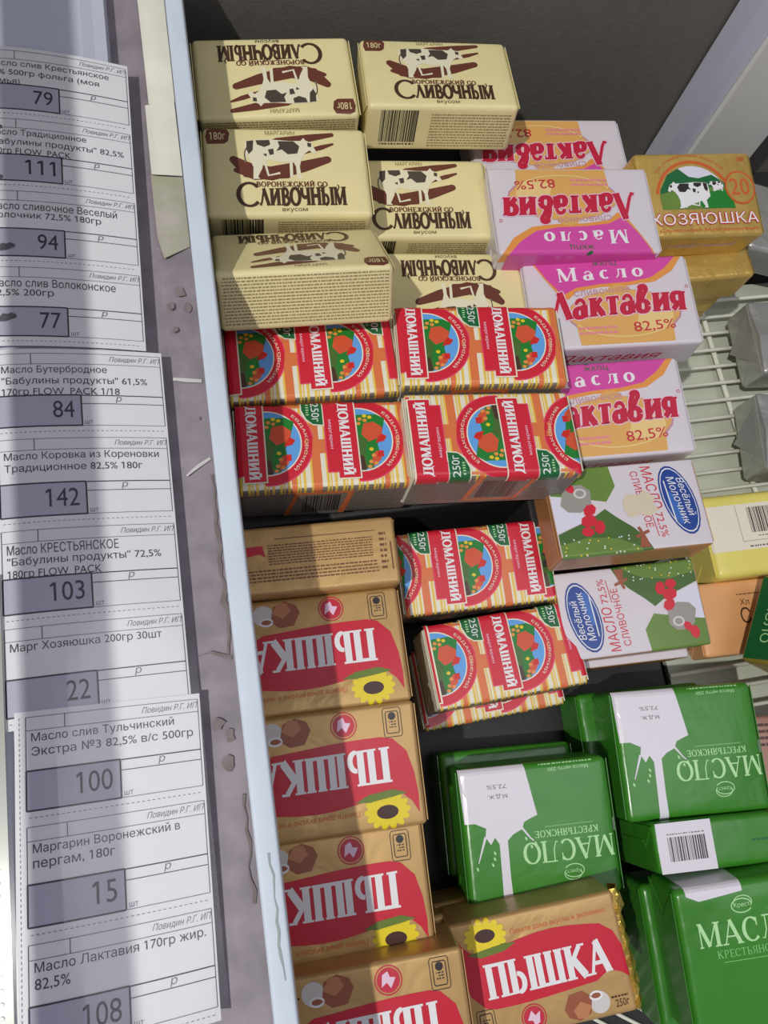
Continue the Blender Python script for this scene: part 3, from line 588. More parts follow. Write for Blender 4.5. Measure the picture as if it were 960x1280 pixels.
def art_G(variant):
    def fn(a):
        W, D = a.W, a.D; X = lambda u: (u-.5)*W; Y = lambda v: (.5-v)*D; s = 'milk_splash_print'
        if variant == 0:
            a.poly(s, gwhite2, [(X(.51), Y(.62)), (X(.56), Y(.6)), (X(.6), Y(.58)), (X(.62), Y(.53)), (X(.68), Y(.5)), (X(.72), Y(.46)), (X(.725), Y(.2)), (X(.72), Y(-.03)), (X(.785), Y(-.03)), (X(.78), Y(.2)), (X(.775), Y(.44)), (X(.8), Y(.49)), (X(.83), Y(.44)), (X(.86), Y(.5)), (X(.85), Y(.56)), (X(.92), Y(.6)), (X(.985), Y(.6)), (X(1.0), Y(1.0)), (X(.56), Y(1.0))], 1)
            a.line(s, gwhite2, [(X(.86), Y(.5)), (X(.9), Y(.38)), (X(.92), Y(.32))], [1.6, .9, .5], 1); a.line(s, gwhite2, [(X(.62), Y(.54)), (X(.57), Y(.46)), (X(.55), Y(.44))], [1.4, .8, .6], 1)
            for px, py in ((.93, .28), (.81, .38), (.815, .34), (.83, .3), (.6, .46), (.57, .4), (.53, .37), (.54, .42)): a.ell(s, palegreen, X(px), Y(py), .6, 1.2, layer=1, rot=20, n=9)
            a.text(s, greytext, '72,5%', X(.69), Y(.87), W*.13, D*.035, 2, bold=.01); a.text(s, greytext, 'м.д.ж.', X(.69), Y(.8), W*.13, D*.035, 2)
        else:
            a.poly(s, gwhite2, [(X(.06), Y(-.3)), (X(.42), Y(-.28)), (X(.4), Y(.06)), (X(.14), Y(.09)), (X(.07), Y(.05))], 1)
        tx = .03 if variant == 0 else .1; ty = .43 if variant == 0 else .38
        a.text('lettering', palegreen, '', X(tx), Y(ty), W*.6, D*.16, 2, g=serif('МАСЛО', .17, .06, .0))
        a.text('lettering', gtext if variant else palegreen, '', X(tx+.09), Y(ty+.075), W*.42, D*.05, 2, g=serif('КРЕСТЬЯНСКОЕ', .17, .08, .02))
        a.line('lettering', gtext, [(X(tx+.12), Y(ty+.1)), (X(tx+.44), Y(ty+.1))], .5, 2)
        a.arc('lettering', palegreen, X(tx+.28), Y(ty-.23), 6.2, 3.8, 0, 330, .6, 2); a.text('lettering', palegreen, 'Крест', X(tx+.235), Y(ty-.215), W*.095, D*.035, 2, bold=.01); a.arc('lettering', palegreen, X(tx+.29), Y(ty-.25), 5.5, 3.6, -40, 200, .5, 2)
        a.text('lettering', palegreen, 'Масса нетто 200г', X(.13), Y(.95), W*.28, D*.028, 2); a.text('lettering', palegreen, 'массовая доля жира сливок', X(.12), Y(.9), W*.36, D*.025, 2) if False else a.dashes('lettering', palegreen, X(.1), Y(.99), X(.46), Y(.965), 1, 2, avg=1.6)
        if variant == 1: return
        a.rect('barcode', gwhite2, -W*.44, -a.H/2+1, -W*.04, a.H/2-.5, 1, 'back'); a.barcode('barcode', -W*.35, -a.H/2+6, -W*.12, a.H/2-8, 2, 'back'); a.dashes('barcode', greytext, -W*.34, a.H/2-6, -W*.12, a.H/2-4, 1, 2, 'back', avg=1.2)
        a.rect('barcode', gwhite2, -5, -a.H/2+2, 3, a.H/2-2, 1, 'left')
    return fn
kind('G', 97, 82, 40, 4.2, 1.6, [green], None, art_G(0), green, {'milk_splash_print': 'white milk splash on the green wrapper'})
kind('Gb', 103, 88, 40, 4.2, 1.6, [green], None, art_G(1), green, {'milk_splash_print': 'white patch lapping over the upper edge'})

def art_Ge(a):
    W, D = a.W, a.D
    a.rect('barcode', gwhite2, -W*.485, -a.H/2+.5, -W*.13, a.H/2-.5, 1, 'back'); a.barcode('barcode', -W*.42, -a.H/2+7, -W*.18, a.H/2-9, 2, 'back'); a.dashes('barcode', greytext, -W*.42, a.H/2-8, -W*.18, a.H/2-6.5, 1, 2, 'back', avg=1.2)
    a.dashes('small_print', dkgreen, W*.12, -2, W*.3, 1, 1, 1, 'back', avg=2)
kind('Ge', 103, 62, 30, 3.5, 1.0, [green], None, art_Ge, green)

def art_H(a):
    W, D = a.W, a.D; X = lambda u: (u-.5)*W; Y = lambda v: (.5-v)*D; m = 'pasture_picture'
    a.arc(m, orangered, X(.45), Y(.62), W*.33, D*.5, 20, 165, 2.2, 1, n=24); 
    pts = [(X(.45)+W*.3*cos(radians(t)), Y(.62)+D*.45*sin(radians(t))) for t in range(0, 181, 12)]
    a.poly(m, skyw, pts+[(X(.15), Y(.68)), (X(.75), Y(.68))], 2)
    a.poly(m, dkgreen, [(X(.16), Y(.45)), (X(.24), Y(.27)), (X(.34), Y(.2)), (X(.42), Y(.3)), (X(.5), Y(.32)), (X(.62), Y(.28)), (X(.72), Y(.38)), (X(.74), Y(.55)), (X(.15), Y(.55))], 3)
    a.poly(m, hill, [(X(.15), Y(.5)), (X(.4), Y(.42)), (X(.74), Y(.44)), (X(.78), Y(.68)), (X(.15), Y(.68))], 4); a.poly(m, meadow, [(X(.4), Y(.5)), (X(.74), Y(.46)), (X(.78), Y(.68)), (X(.5), Y(.68))], 5)
    cow(a, m, X(.22), Y(.67), W*.34, D*.31, lilacwhite, black, 6, True); cow(a, m, X(.58), Y(.48), W*.12, D*.12, lilacwhite, black, 6, True)
    a.ell('round_badge', orangered, X(.85), Y(.44), W*.135, D*.2, layer=7); a.ell('round_badge', hgold, X(.85), Y(.44), W*.12, D*.178, layer=8); a.text('round_badge', orangered, '20', X(.76), Y(.53), W*.17, D*.2, 9, bold=.03)
    for dx, dy in ((-.6, 0), (.6, 0), (0, .6), (0, -.6)): a.text('lettering', prered, 'ХОЗЯЮШКА', X(.03)+dx, Y(.86)+dy, W*.93, D*.13, 7, bold=.05)
    a.text('lettering', lilacwhite, 'ХОЗЯЮШКА', X(.03), Y(.86), W*.93, D*.13, 8, bold=.04)
    a.text('lettering', orangered, 'Сливочный Маргариновый', X(.1), Y(.95), W*.84, D*.05, 3, bold=.01); a.text('lettering', orangered, 'Со сливочным вкусом', 0, 0, 1, 2.4, 3, bold=.01, bend=(X(.45), Y(.62), D*.56, 140, 45)); a.text('lettering', prered, '200г', X(.87), Y(.12), W*.07, D*.05, 3, bold=.02)
    a.text('side_lettering', palepink, 'сливочный', -W*.3, -a.H*.0, W*.6, a.H*.2, 1, 'front', shear=.4)
kind('H', 93, 64, 32, 3, .8, [hgold], None, art_H, foilgold)
def art_Y(a):
    W, D = a.W, a.D
    a.rect('paper_label', paleyellow, -W/2+.5, -12, W/2-1, D/2-9, 1)
    a.barcode('barcode', -W*.18, 0, W*.08, D/2-12, 2); a.dashes('barcode', greytext, -W*.14, -3.4, W*.08, -1.6, 1, 3, avg=1.2)
    a.line('paper_label', greytext, [(-W*.26, -6), (-W*.26, D/2-10)], .3, 2); a.line('paper_label', greytext, [(W*.12, -6), (W*.12, D/2-10)], .3, 2); a.line('paper_label', greytext, [(-W*.26, -6), (W*.3, -5)], .3, 2)
    a.dashes('paper_label', greytext, -W*.22, -11, W*.3, -8.5, 1, 2)
kind('Y', 104, 62, 35, 5, 1.2, [butteryellow], None, art_Y, butteryellow)
def art_O(a):
    W, D = a.W, a.D; a.text('lettering', dkbrown, 'С', -W*.12, -6, 9, 13, 1); a.text('lettering', dkbrown, 'Хл', -W*.1, 9, 8, 5, 1); a.dashes('lettering', goldtext, -W*.12, 17, W*.1, 19, 1, 1)
kind('O', 98, 60, 26, 3, .8, [peach], None, art_O, peach)
def art_K(a):
    W, D = a.W, a.D
    a.rect('name_band', dkgreen, -D/2+2, -a.H/2+3, D/2-2, a.H/2-1, 1, 'left'); a.text('name_band', palegreen, 'МАСЛО', -D*.32, -a.H*.12, D*.6, 8, 2, 'left', bold=.02)
    for k in range(6): a.line('stripe_print', gyellow if k % 2 else hill, [(-W/2+2, -D/2+6+k*6), (W/2-2, -D/2+7+k*6)], 2.0, 1)
    a.rect('stripe_print', prered, -W*.3, -6, W*.1, 6, 2); a.text('stripe_print', palepink, 'вкус', -W*.26, -3, W*.3, 6, 3)
kind('K', 92, 66, 34, 4, 1.2, [olive], None, art_K, olive, None, True)
kind('F', 104, 66, 32, 3.5, 1.0, [foil], None, lambda a: None, foil)
kind('S', 96, 60, 30, 3, 1.0, [pinkbrown], None, lambda a: (a.dashes('lettering', dkbrown, -a.W/2+3, 8, a.W/2-5, 26, 4, 1, avg=4), None)[1], pinkbrown)

# ------------------------------------------------------------------ the case itself
dark = mat('dark_case_lining', (118, 115, 106), rough=.55, bump=.1, scale=300, var=.06, k=1.0)
darkfloor = mat('black_tray_plastic', (44, 42, 42), rough=.5, bump=.1, scale=200, var=.1, k=1.0)
shelfgrey = mat('pale_green_metal', (186, 190, 172), rough=.5, var=.05, scale=30)
wirem = mat('white_coated_wire', (226, 226, 210), rough=.35)
postblue = mat('post_edge_paint', (206, 206, 222), rough=.4); postw = mat('post_face_paint', (228, 228, 218), rough=.4, var=.04, scale=20)
rimwhite = mat('rim_white_plastic', (200, 212, 222), rough=.45, var=.05, scale=60)
ledge = mat('dirty_ledge_plastic', (148, 138, 146), rough=.6, bump=.15, scale=120, dirt=(128, 119, 126))
panelm = mat('label_rail_plastic', (196, 200, 214), rough=.4, var=.04, scale=30)
tape = mat('cream_tape', (222, 220, 204), rough=.5, var=.08, scale=60); tapedirty = mat('dirty_tape', (176, 170, 160), rough=.6, dirt=(158, 156, 128), scale=150)
grime = mat('grime', (130, 120, 120), rough=.8, scale=300, dirt=(116, 105, 100)); scuff = mat('scuff_white', (200, 194, 190), rough=.6)
ZF = -.128
structure('wall_end', boxmesh('wall_end', -.4, .9, .47, .50, -.17, .7, dark))
structure('wall_left', boxmesh('wall_left', -.075, -.055, -.45, .47, -.17, .07, dark))
structure('floor', boxmesh('floor', -.075, .9, -.5, .5, -.18, -.165, darkfloor))
o = structure('trim_1', boxmesh('post', .414, .4765, .440, .468, -.165, .70, postw)); o = structure('trim_2', boxmesh('post_edge', .3925, .4135, .445, .468, -.165, .70, postblue))
structure('trim_3', boxmesh('shadow_bar', -.1910, -.1610, -.6, .49, .296, .304, postblue, .002))     # unseen bar added left of the view to cast the label shadow band
structure('trim_4', boxmesh('shelf_panel', .302, .9, -.5, .335, -.150, -.144, shelfgrey))
# dark plastic trays that carry the packs
def tray(x0, x1, y0, y1, z1, lab):
    o = link('display_tray', boxmesh('display_tray', x0, x1, y0, y1, -.165, z1, darkfloor, .002)); o['label'] = lab; o['category'] = 'tray'; return o
tray(-.05, .200, .131, .440, -.0345, 'tall dark tray under the cream and the red packs'); tray(-.05, .29, -.45, .0785, ZF, 'low black plastic tray showing between the red and the green packs')
tray(-.05, .083, .080, .1295, -.0665, 'dark riser under the pack standing on its edge beside the rim'); tray(.178, .277, .0805, .1295, -.0345, 'small dark riser under the upper oval-logo pack')
tray(.2005, .298, .131, .400, -.0430, 'tall dark tray under the pink and white packs'); tray(.0845, .1765, .080, .1295, ZF, 'black riser in the gap above the middle red striped pack'); 
# lip, ledge, label rail
structure('trim_5', boxmesh('rim_lip', -.0175, -.0075, -.45, .469, .062, .090, rimwhite, .0015))
def strip(name, prof, y0, y1, m, thick=.002, parent=None, ny=2):
    vs, fs = [], []; n = len(prof)
    for j in range(ny):
        y = y0+(y1-y0)*j/(ny-1)
        for x, z in prof: vs.append((x, y, z))
        for x, z in prof: vs.append((x, y, z-thick))
    for j in range(ny-1):
        b = j*2*n; c = b+2*n
        for i in range(n-1):
            fs += [(b+i, b+i+1, c+i+1, c+i), (b+n+i+1, b+n+i, c+n+i, c+n+i+1)]
        fs += [(b, c, c+n, b+n), (b+n-1, b+2*n-1, c+2*n-1, c+n-1)]
    fs += [tuple(range(n))+tuple(range(2*n-1, n-1, -1)), tuple((ny-1)*2*n+i for i in range(n-1, -1, -1))+tuple((ny-1)*2*n+i for i in range(n, 2*n))]
    return mesh(name, vs, fs, m, smooth=False)
lg = structure('trim_6', strip('ledge', [(-.066, .062), (-.040, .065), (-.0176, .068)], -.45, .469, ledge, .010))
ZS = lambda x: .0905-.0175*(max(0., (x+.112)/.075))**1.5        # how the label sheets sag towards the case
prof = [(-.24, .0885)]+[(-.13+.006*k, ZS(-.13+.006*k)-.0017) for k in range(11)]; px_, pz_ = prof[-1]
rail = structure('trim_7', strip('label_rail', prof+[(px_+.004, pz_-.0012), (px_+.010, pz_-.0045), (px_+.0165, pz_-.0065), (px_+.0168, .062)], -.45, .469, panelm, .0025))
def patch(name, m, pts, z, parent, t=.0004):
    pts = [(min(x*KP, -.0182), min(y*KP, .469)) for x, y in pts]; n = len(pts); vs = [(x, y, z) for x, y in pts]+[(x, y, z-t) for x, y in pts]
    me = mesh(name, vs, [tuple(range(n)), tuple(range(2*n-1, n-1, -1))]+[(i, (i+1) % n, n+(i+1) % n, n+i) for i in range(n)], m)
    me.validate(); return link(name, me, parent)
def thingmesh(o, lab, cat): o['label'] = lab; o['category'] = cat; return o
zt = .0686; KP = 1.037
patch('tape_piece', tape, [(-.0335, .469), (-.0182, .469), (-.0182, .351), (-.0325, .350)], zt, lg)['label'] = 'long strip of cream tape at the far end of the ledge'
patch('tape_piece', tape, [(-.0345, .349), (-.0185, .352), (-.0182, .302), (-.0345, .304)], zt+.0004, lg)['label'] = 'clean cream tape on the ledge'
patch('tape_piece', tapedirty, [(-.0350, .3035), (-.0182, .301), (-.0182, .258), (-.0320, .252), (-.0345, .264)], zt, lg)['label'] = 'dirty torn cream tape on the ledge'
def streak(m, pts, ws, z, nm='grime_line', parent=lg, t=.0003):
    v, f = stroke(pts if z > .08 else [(a*KP, b*KP) for a, b in pts], ws); n = len(v); me = mesh(nm, [(a, b, z) for a, b in v], f, m); return link(nm, me, parent)
rnd = random.Random(11)
gl = [(-.0192+rnd.uniform(-.0012, .0008), .13-.0042*k) for k in range(22)]; streak(grime, gl, [rnd.uniform(.0006, .0028) for _ in gl], zt)
gl = [(-.0205+rnd.uniform(-.001, .001), -.02-.005*k) for k in range(10)]; streak(grime, gl, [rnd.uniform(.0004, .0018) for _ in gl], zt)
streak(grime, [(-.0190, .04), (-.0285, .044), (-.034, .043)], [.0022, .0012, .0004], zt)
streak(scuff, [(-.0335, .1825), (-.0270, .1812), (-.0195, .180)], [.0016, .0022, .0018], zt, 'scuff_mark'); streak(scuff, [(-.0315, .1305), (-.0260, .1345), (-.0192, .1385)], [.0008, .0018, .0016], zt, 'scuff_mark')
for cx, cy, rr in ((-.026, .232, .004), (-.0225, .222, .003), (-.031, .224, .0022), (-.0225, .160, .0009), (-.028, .012, .0035), (-.0235, .006, .003), (-.0255, -.006, .0035), (-.030, .21, .0018)):
    pts = [(cx+rr*rnd.uniform(.5, 1)*cos(2*pi*k/9), cy+rr*rnd.uniform(.6, 1.2)*sin(2*pi*k/9)) for k in range(9)]; patch('grime_spot', grime, pts, zt, lg, .0003)
gl = [(-.0115+rnd.uniform(-.0008, .0008), -.045-.0045*k) for k in range(12)]; streak(mat('lip_scuff', (150, 164, 160), rough=.7), gl, [rnd.uniform(.0003, .0012) for _ in gl], .0904, 'scuff_mark', bpy.data.objects['trim_5'])

# wire rack on the right
rack = thing('wire_rack', 'white coated wire rack over a pale green shelf at the right', 'rack', (.44, .1, -.133))
for k in range(-3, 39):
    y = .3139+.0156*8-k*.01558
    if y < -.33 or y > .325: continue
    me = tube('wire', [(-.145, y-.1-.001, .0032), (.2, y-.1+.0012, .0032)], .00165, wirem, 8); link('wire', me, rack)
for x in (-.02, .12): link('cross_wire', tube('cross_wire', [(x, -.44, -.004), (x-.01, .225, -.004)], .0021, wirem, 8), rack)
rack2 = thing('wire_rack', 'dark lower wire rack showing at the bottom edge below the gold pack', 'rack', (.15, -.2, -.1265))
for k in range(9):
    x = -.07+k*.0165; link('wire', tube('wire', [(x-.02, .045, 0), (x+.055, -.012, 0), (x+.11, -.05, 0)], .0013, wirem, 8), rack2)

# ------------------------------------------------------------------ the packs on top, each its own thing
G_M, G_L, G_D, G_P, G_V, G_G = 'cream margarine packs', 'pink and white butter packs', 'red gingham margarine packs', 'gold margarine packs', 'oval-logo butter packs', 'green butter packs'
PACKS = [
 ('M', 'margarine_pack', 'cream cow-print pack lying upside down in the far corner against the rim', G_M, (.0445, .4088, .0385), (-.6, -.6, 0), 1.0, True),
 ('M', 'margarine_pack', 'cream cow-print pack at the far wall showing its barcode side', G_M, (.1522, .4063, .0400), (-3.5, -8, .2), .985, False),
 ('M', 'margarine_pack', 'cream cow-print pack beside the rim reading upright, second from the far wall', G_M, (.0436, .3375, .0381), (-2.7, 1.0, 1.0), 1.0, False),
 ('M', 'margarine_pack', 'cream cow-print pack reading upright, lower than its neighbours, left of the pink packs', G_M, (.1318, .3385, .0035), (-3.6, -1.4, .2), 1.0, False),
 ('M', 'margarine_pack', 'cream cow-print pack tipped up so its side of fine print faces out', G_M, (.0430, .2755, .0475), (.6, -36.5, 1.8), .99, True),
 ('M', 'margarine_pack', 'cream cow-print pack upside down, half covered by a red gingham pack', G_M, (.1465, .2685, -.0030), (-3.7, -1.1, 1.5), .975, True),
 ('L', 'butter_pack', 'pink and white pack farthest back, partly under the next one', G_L, (.2387, .3741, -.0065), (-3.2, -3.0, -.2), 1.02, True),
 ('L', 'butter_pack', 'pink and white pack upside down, second from the wall, all of its front in view', G_L, (.2356, .3136, .0150), (-3.8, -.4, -.4), 1.005, True),
 ('L', 'butter_pack', 'pink and white pack reading upright, its lettered white side facing out', G_L, (.2509, .2477, .0055), (-4.1, -2.0, -4.0), 1.01, False),
 ('L', 'butter_pack', 'pink and white pack nearest the oval-logo packs', G_L, (.2293, .1733, .0010), (-2.4, .6, -2.5), .99, False),
 ('H', 'margarine_pack', 'bright gold pack with a cow in a pasture and a round badge', 'gold pasture packs', (.3369, .3264, .0060), (.1, 8.0, 3.5), 1.0, False),
 ('Da', 'margarine_pack', 'red gingham pack beside the rim, just under the tipped cream pack', G_D, (.0436, .2192, .0200), (-1.6, -2.7, .2), 1.0, False),
 ('Db', 'margarine_pack', 'red gingham pack touching the half covered cream pack', G_D, (.1472, .2135, .0275), (-5.3, -4.1, -1.5), 1.01, False),
 ('Db', 'margarine_pack', 'red gingham pack beside the rim with its grey side showing', G_D, (.0437, .1615, .0222), (-2.7, -5.0, 1.8), 1.0, False),
 ('Dc', 'margarine_pack', 'red gingham pack turned round, with a barcode on its grey side', G_D, (.1430, .1545, .0305), (-3.6, -5.5, 2.5), 1.01, True),
 ('Dd', 'margarine_pack', 'red gingham pack low down beside the one standing on its edge', G_D, (.1359, .0880, -.0360), (-1.5, 1.0, -.9), .985, False),
 ('De', 'margarine_pack', 'red gingham pack lying askew at the bottom of its row', G_D, (.1445, .0300, -.0363), (1.7, -2.0, 1.1), .965, False),
 ('P', 'margarine_pack', 'gold banner pack below the edge-standing one, first showing its red banner', G_P, (.0255, .0460, -.0085), (-1.5, -2.5, -.2), .99, True),
 ('P', 'margarine_pack', 'gold banner pack second in the column along the rim', G_P, (.0230, -.0215, -.0070), (-1.7, 4.0, -.5), 1.0, True),
 ('P', 'margarine_pack', 'gold banner pack third along the rim, lowest lying of the column', G_P, (.0185, -.0875, -.0150), (-1.4, 5.0, -1), .99, True),
 ('P', 'margarine_pack', 'gold banner pack cut by the bottom edge of the picture', G_P, (.0285, -.1500, -.0010), (-.1, 6.0, -2.5), .97, True),
 ('P', 'margarine_pack', 'gold banner pack reading upright, crinkled foil at its right end', G_P, (.1275, -.1450, -.0270), (2.3, 4.5, -4.9), .95, False),
 ('Vw', 'butter_pack', 'white pack with a blue oval at its right and a worn beige patch', G_V, (.2304, .1070, .0000), (-2.0, -4.2, -1.3), 1.0, False),
 ('V', 'butter_pack', 'white pack with its blue oval at the left, tucked beside the lowest red gingham pack', G_V, (.2338, .0470, -.0357), (-1.4, .4, -.4), .985, True),
 ('G', 'butter_pack', 'green pack upside down directly above the upright gold banner pack', G_G, (.1485, -.0776, -.0510), (-3.5, 3.0, -1.8), .99, True),
 ('G', 'butter_pack', 'green pack upside down, the one nearest the oval-logo packs', G_G, (.2580, -.0469, -.0510), (-4.4, 1.5, -2.0), .99, True),
 ('Gb', 'butter_pack', 'green pack reading upright in the bottom right corner', G_G, (.2650, -.1650, -.0290), (-.8, 6.0, -4.6), 1.0, False),
]
for kn, nm, lab, grp, top, rot, s, flip in PACKS: place(kn, nm, lab, 'pack', grp, top, rot, s, False, flip)
# pack standing on its edge: narrow side up
def standing(kn, nm, lab, grp, c, yaw, s=1.0, tilt=0.0, cat='pack'):
    k = KIND[kn]; W, D, H = [v/1000*s for v in k['dim']]
    R = Matrix.Rotation(radians(yaw), 3, 'Z') @ Matrix.Rotation(radians(90+tilt), 3, 'X')   # +Y of the pack points up
    off = R @ Vector((0, D/2, H/2)); base = Vector(c)-off
    t = thing(nm, lab, cat, base, R.to_euler(), grp); t.scale = (s, s, s); link('wrapper', k['body'], t)
    for f in k['folds']: link('end_fold', f, t)
    for p, me in k['parts'].items():
        o = link(p.split('#')[0], me, t, k['labels'].get(p.split('#')[0]))
        if p.startswith('ingredients_text'): o['kind'] = 'stuff'
    return t
standing('Pe', 'margarine_pack', 'gold banner pack standing on its edge, small print side up', G_P, (.0283, .1005, .0015), -1.9)
standing('Ge', 'butter_pack', 'green pack standing on edge behind the corner one, white barcode side up', G_G, (.2680, -.1030, -.0440), -4)
# lower packs that peep out
place('H', 'margarine_pack', 'gold pack peeping out beneath the pasture pack', 'pack', 'gold pasture packs', (.3420, .3110, -.0300), (1, 0, 0), 1.0, True)
place('H', 'margarine_pack', 'lower crumpled gold pack at the foot of the pasture pack stack', 'pack', 'gold pasture packs', (.3400, .3180, -.0630), (-1, 0, 0), 1.0, True)
place('H', 'margarine_pack', 'gold pack lying on the wire rack at the bottom of its stack', 'pack', 'gold pasture packs', (.3420, .3200, -.0960), (0, 0, 0), 1.0, True)
place('De', 'margarine_pack', 'red gingham pack lying under the askew one, its striped edge peeping out', 'pack', G_D, (.1420, .0190, -.0822), (2, 0, 0), .97)
place('Dd', 'margarine_pack', 'red gingham pack hidden under the low one', 'pack', G_D, (.1380, .0830, -.0820), (-2, 0, 0), .97) if False else None
place('G', 'butter_pack', 'green pack peeping out beneath the one above the upright gold pack', 'pack', G_G, (.1440, -.0660, -.0900), (-4, 0, 0), .95, True)
place('G', 'butter_pack', 'dark green lower pack under the one nearest the oval-logo packs', 'pack', G_G, (.2480, -.0420, -.0900), (-3, 0, 0), .95, True)
place('Gb', 'butter_pack', 'green pack beneath the corner one, its left side in view', 'pack', G_G, (.2630, -.1700, -.0740), (-2, 3, -2), 1.0, True)
for (x, y, z, rz, lab) in ((.027, .044, -.0510, -2, 'lower gold pack under the first banner pack'), (.0235, -.0225, -.0500, -2, 'lower gold pack under the second banner pack'), (.024, -.0900, -.0570, -1, 'lower gold pack, its right end peeping past the third banner pack'), (.0300, -.1440, -.0440, 0, 'lower gold pack showing as a strip above the bottom-edge one'), (.128, -.142, -.0700, 2, 'lower gold pack under the upright banner pack')):
    place('P', 'margarine_pack', lab, 'pack', G_P, (x, y, z), (rz, 0, 0), .97, True)
place('V', 'butter_pack', 'lower white pack under the oval-logo pack with its logo at left', 'pack', G_V, (.2330, .0420, -.0665), (-2, 0, 0), .98, True)
# crinkled foil fin on the upright gold pack
vs, fs = [], []; rnd = random.Random(4); n = 18
for i in range(n+1):
    y = -34+68*i/n; vs += [(50.5/1000, y/1000, 38/1000), ((54+rnd.uniform(-1, 1))/1000, y/1000, (40+rnd.uniform(-1.5, 1.5))/1000), ((57+rnd.uniform(-1.5, 1.5))/1000, (y+rnd.uniform(-1, 1))/1000, (34+rnd.uniform(-2, 2))/1000), ((53)/1000, y/1000, 26/1000)]
for i in range(n):
    for k in range(3): fs.append((4*i+k, 4*i+k+1, 4*i+k+5, 4*i+k+4))
up = [o for o in bpy.data.objects if o.get('label', '').startswith('gold banner pack reading upright')][0]
link('foil_fin', mesh('foil_fin', vs, fs, foilgold), up, 'crinkled bright gold foil end')
# right-hand packs
place('Y', 'butter_pack', 'yellow pack with a white barcode label right of the oval-logo pack', 'pack', None, (.3880, .0960, -.0915), (-1, 0, 0), 1.05)
place('O', 'butter_pack', 'peach pack lying below the yellow pack, mostly covered', 'pack', None, (.3600, .0360, -.1040), (-2, 0, 0), .92)
place('K', 'butter_pack', 'olive and green pack leaning at the right edge, name reading sideways', 'pack', None, (.3900, .0060, -.0650), (-29, 4, 20), 1.0)
place('S', 'butter_pack', 'pinkish brown pack at the right edge beside the green packs', 'pack', None, (.3760, -.0700, -.0950), (-6, 0, 0), 1.0)
for (x, y, z, rz, rr, lab) in ((.4740, .2560, -.0960, -3, 3, 'silver foil pack at the right edge on the wire rack, the upper of two'), (.4540, .1700, -.0960, -8, 4, 'silver foil pack at the right edge just above the yellow pack'), (.4830, .3500, -.0800, -14, 8, 'crumpled silver pack beside the bright gold pasture pack')):
    t = place('F', 'foil_pack', lab, 'pack', 'silver foil packs', (x, y, z), (rz, 0, rr), 1.0, True)
    W, D, H = 104, 66, 32; m = foil
    me = mesh('foil_crease', [(-W/2/1000, -.026, .032), (-W/2/1000-.007, -.002, .004), (-W/2/1000, .028, .031), (-W/2/1000+.002, .0, .0338), (-.035, .002, .0336), (-W/2/1000, 0, .006)], [(0, 3, 1), (3, 2, 1), (0, 4, 3), (4, 2, 3), (0, 1, 5), (1, 2, 5)], foil); link('foil_crease', me, t)

# ------------------------------------------------------------------ price label sheets on the rail
class Sheet(Art):
    def map(s, x, y, lay, face):
        X = (x-105)/1000   # x measured from the left edge of the label boxes
        return (X, y/1000, ZS(X+s.xo)+.0010+.00005*lay + s.dz)
    def cuts(s): return [6*k for k in range(-2, 14)], []
    def bounds(s): return -22, 76, -500, 500
def price_sheet(label, tags, y_top, x_off, rot, dz, w=73.0, pitch=44.6):
    a = Sheet(1, 1, 1); a.dz = dz; a.xo = x_off; n = len(tags); names = []
    root_y = y_top
    a.rect('paper_sheet', paper, -4.5, -pitch*n+1, w+1.0, 2.5, 0)
    for i, (price, lines, smudge) in enumerate(tags):
        p = 'price_tag_%d' % i; names.append(p); y = -i*pitch; bh = 16.0; hh = 5.6; y_box = y-38.2
        L = lambda pts, wd=.35, m=ink: a.line(p, m, pts, wd, 3)
        L([(0, y), (w, y)], .3, greyink); L([(0, y-hh), (w, y-hh)], .3, greyink); L([(15.5, y), (15.5, y-hh)]); L([(0, y), (0, y_box)]); L([(w, y), (w, y_box)], .3)
        a.text(p, greyink, 'Повидин Р.Г. ИП', w-24, y-hh+1.2, 23, 3.2, 3, shear=.3)
        for j, t in enumerate(lines):
            wd = len(t)*(2.62 if not t.isupper() else 3.0); a.text(p, ink, t, 2.2, y-hh-5.6-5.9*j, min(wd, w-4), 4.6, 3, bold=.004)
        a.rect(p, boxgrey, .3, y_box, 36.5, y_box+bh, 2)
        for q in ([(0, y_box), (37, y_box)], [(0, y_box+bh), (37, y_box+bh)], [(0, y_box), (0, y_box+bh)], [(37, y_box), (37, y_box+bh)]): L(q, .75)
        L([(37, y_box+bh-.2), (w, y_box+bh-.2)], .5); L([(37, y_box+bh-4.6), (w, y_box+bh-4.6)], .35); L([(37, y_box), (w, y_box)], .3, greyink)
        a.text(p, ink, price, 34.2-4.9*len(price), y_box+4.2, 4.9*len(price)-.4, 8.8, 4, bold=.0)
        a.text(p, greyink, 'р', 52.5, y_box+bh-4.2, 2.4, 3.4, 3, shear=.2); a.text(p, greyink, 'шт', 38.2, y_box+.8, 3.6, 1.8, 3)
        x = 1.0
        while x < w-2: a.line(p, greyink, [(x, y_box-2.8), (x+1.1, y_box-2.8)], .3, 3); x += 2.1
        for q in smudge or []:
            a.poly(p, smear, [(q[0]+5.6*cos(k*.45)*(.85+.15*sin(k*2.1)), y_box+q[1]+2.6*sin(k*.45)*(.8+.2*cos(k*3.3))+.18*5.6*cos(k*.45)) for k in range(14)], 5)
    y = 0
    while y > -pitch*n+3: a.line('paper_sheet', greyink, [(-2.6, y), (-2.6, y-1.1)], .3, 3); y -= 2.1
    res = a.build(); t = thing('price_label_sheet', label, 'label', (x_off, root_y, 0), (0, 0, radians(rot)), 'price label sheets')
    ps = link('paper_sheet', res['paper_sheet'], t)
    for q, (price, _, _) in zip(names, tags): link('price_tag', res[q], ps, 'printed price tag reading '+price)
    # clear sleeve film over the sheet
    return t
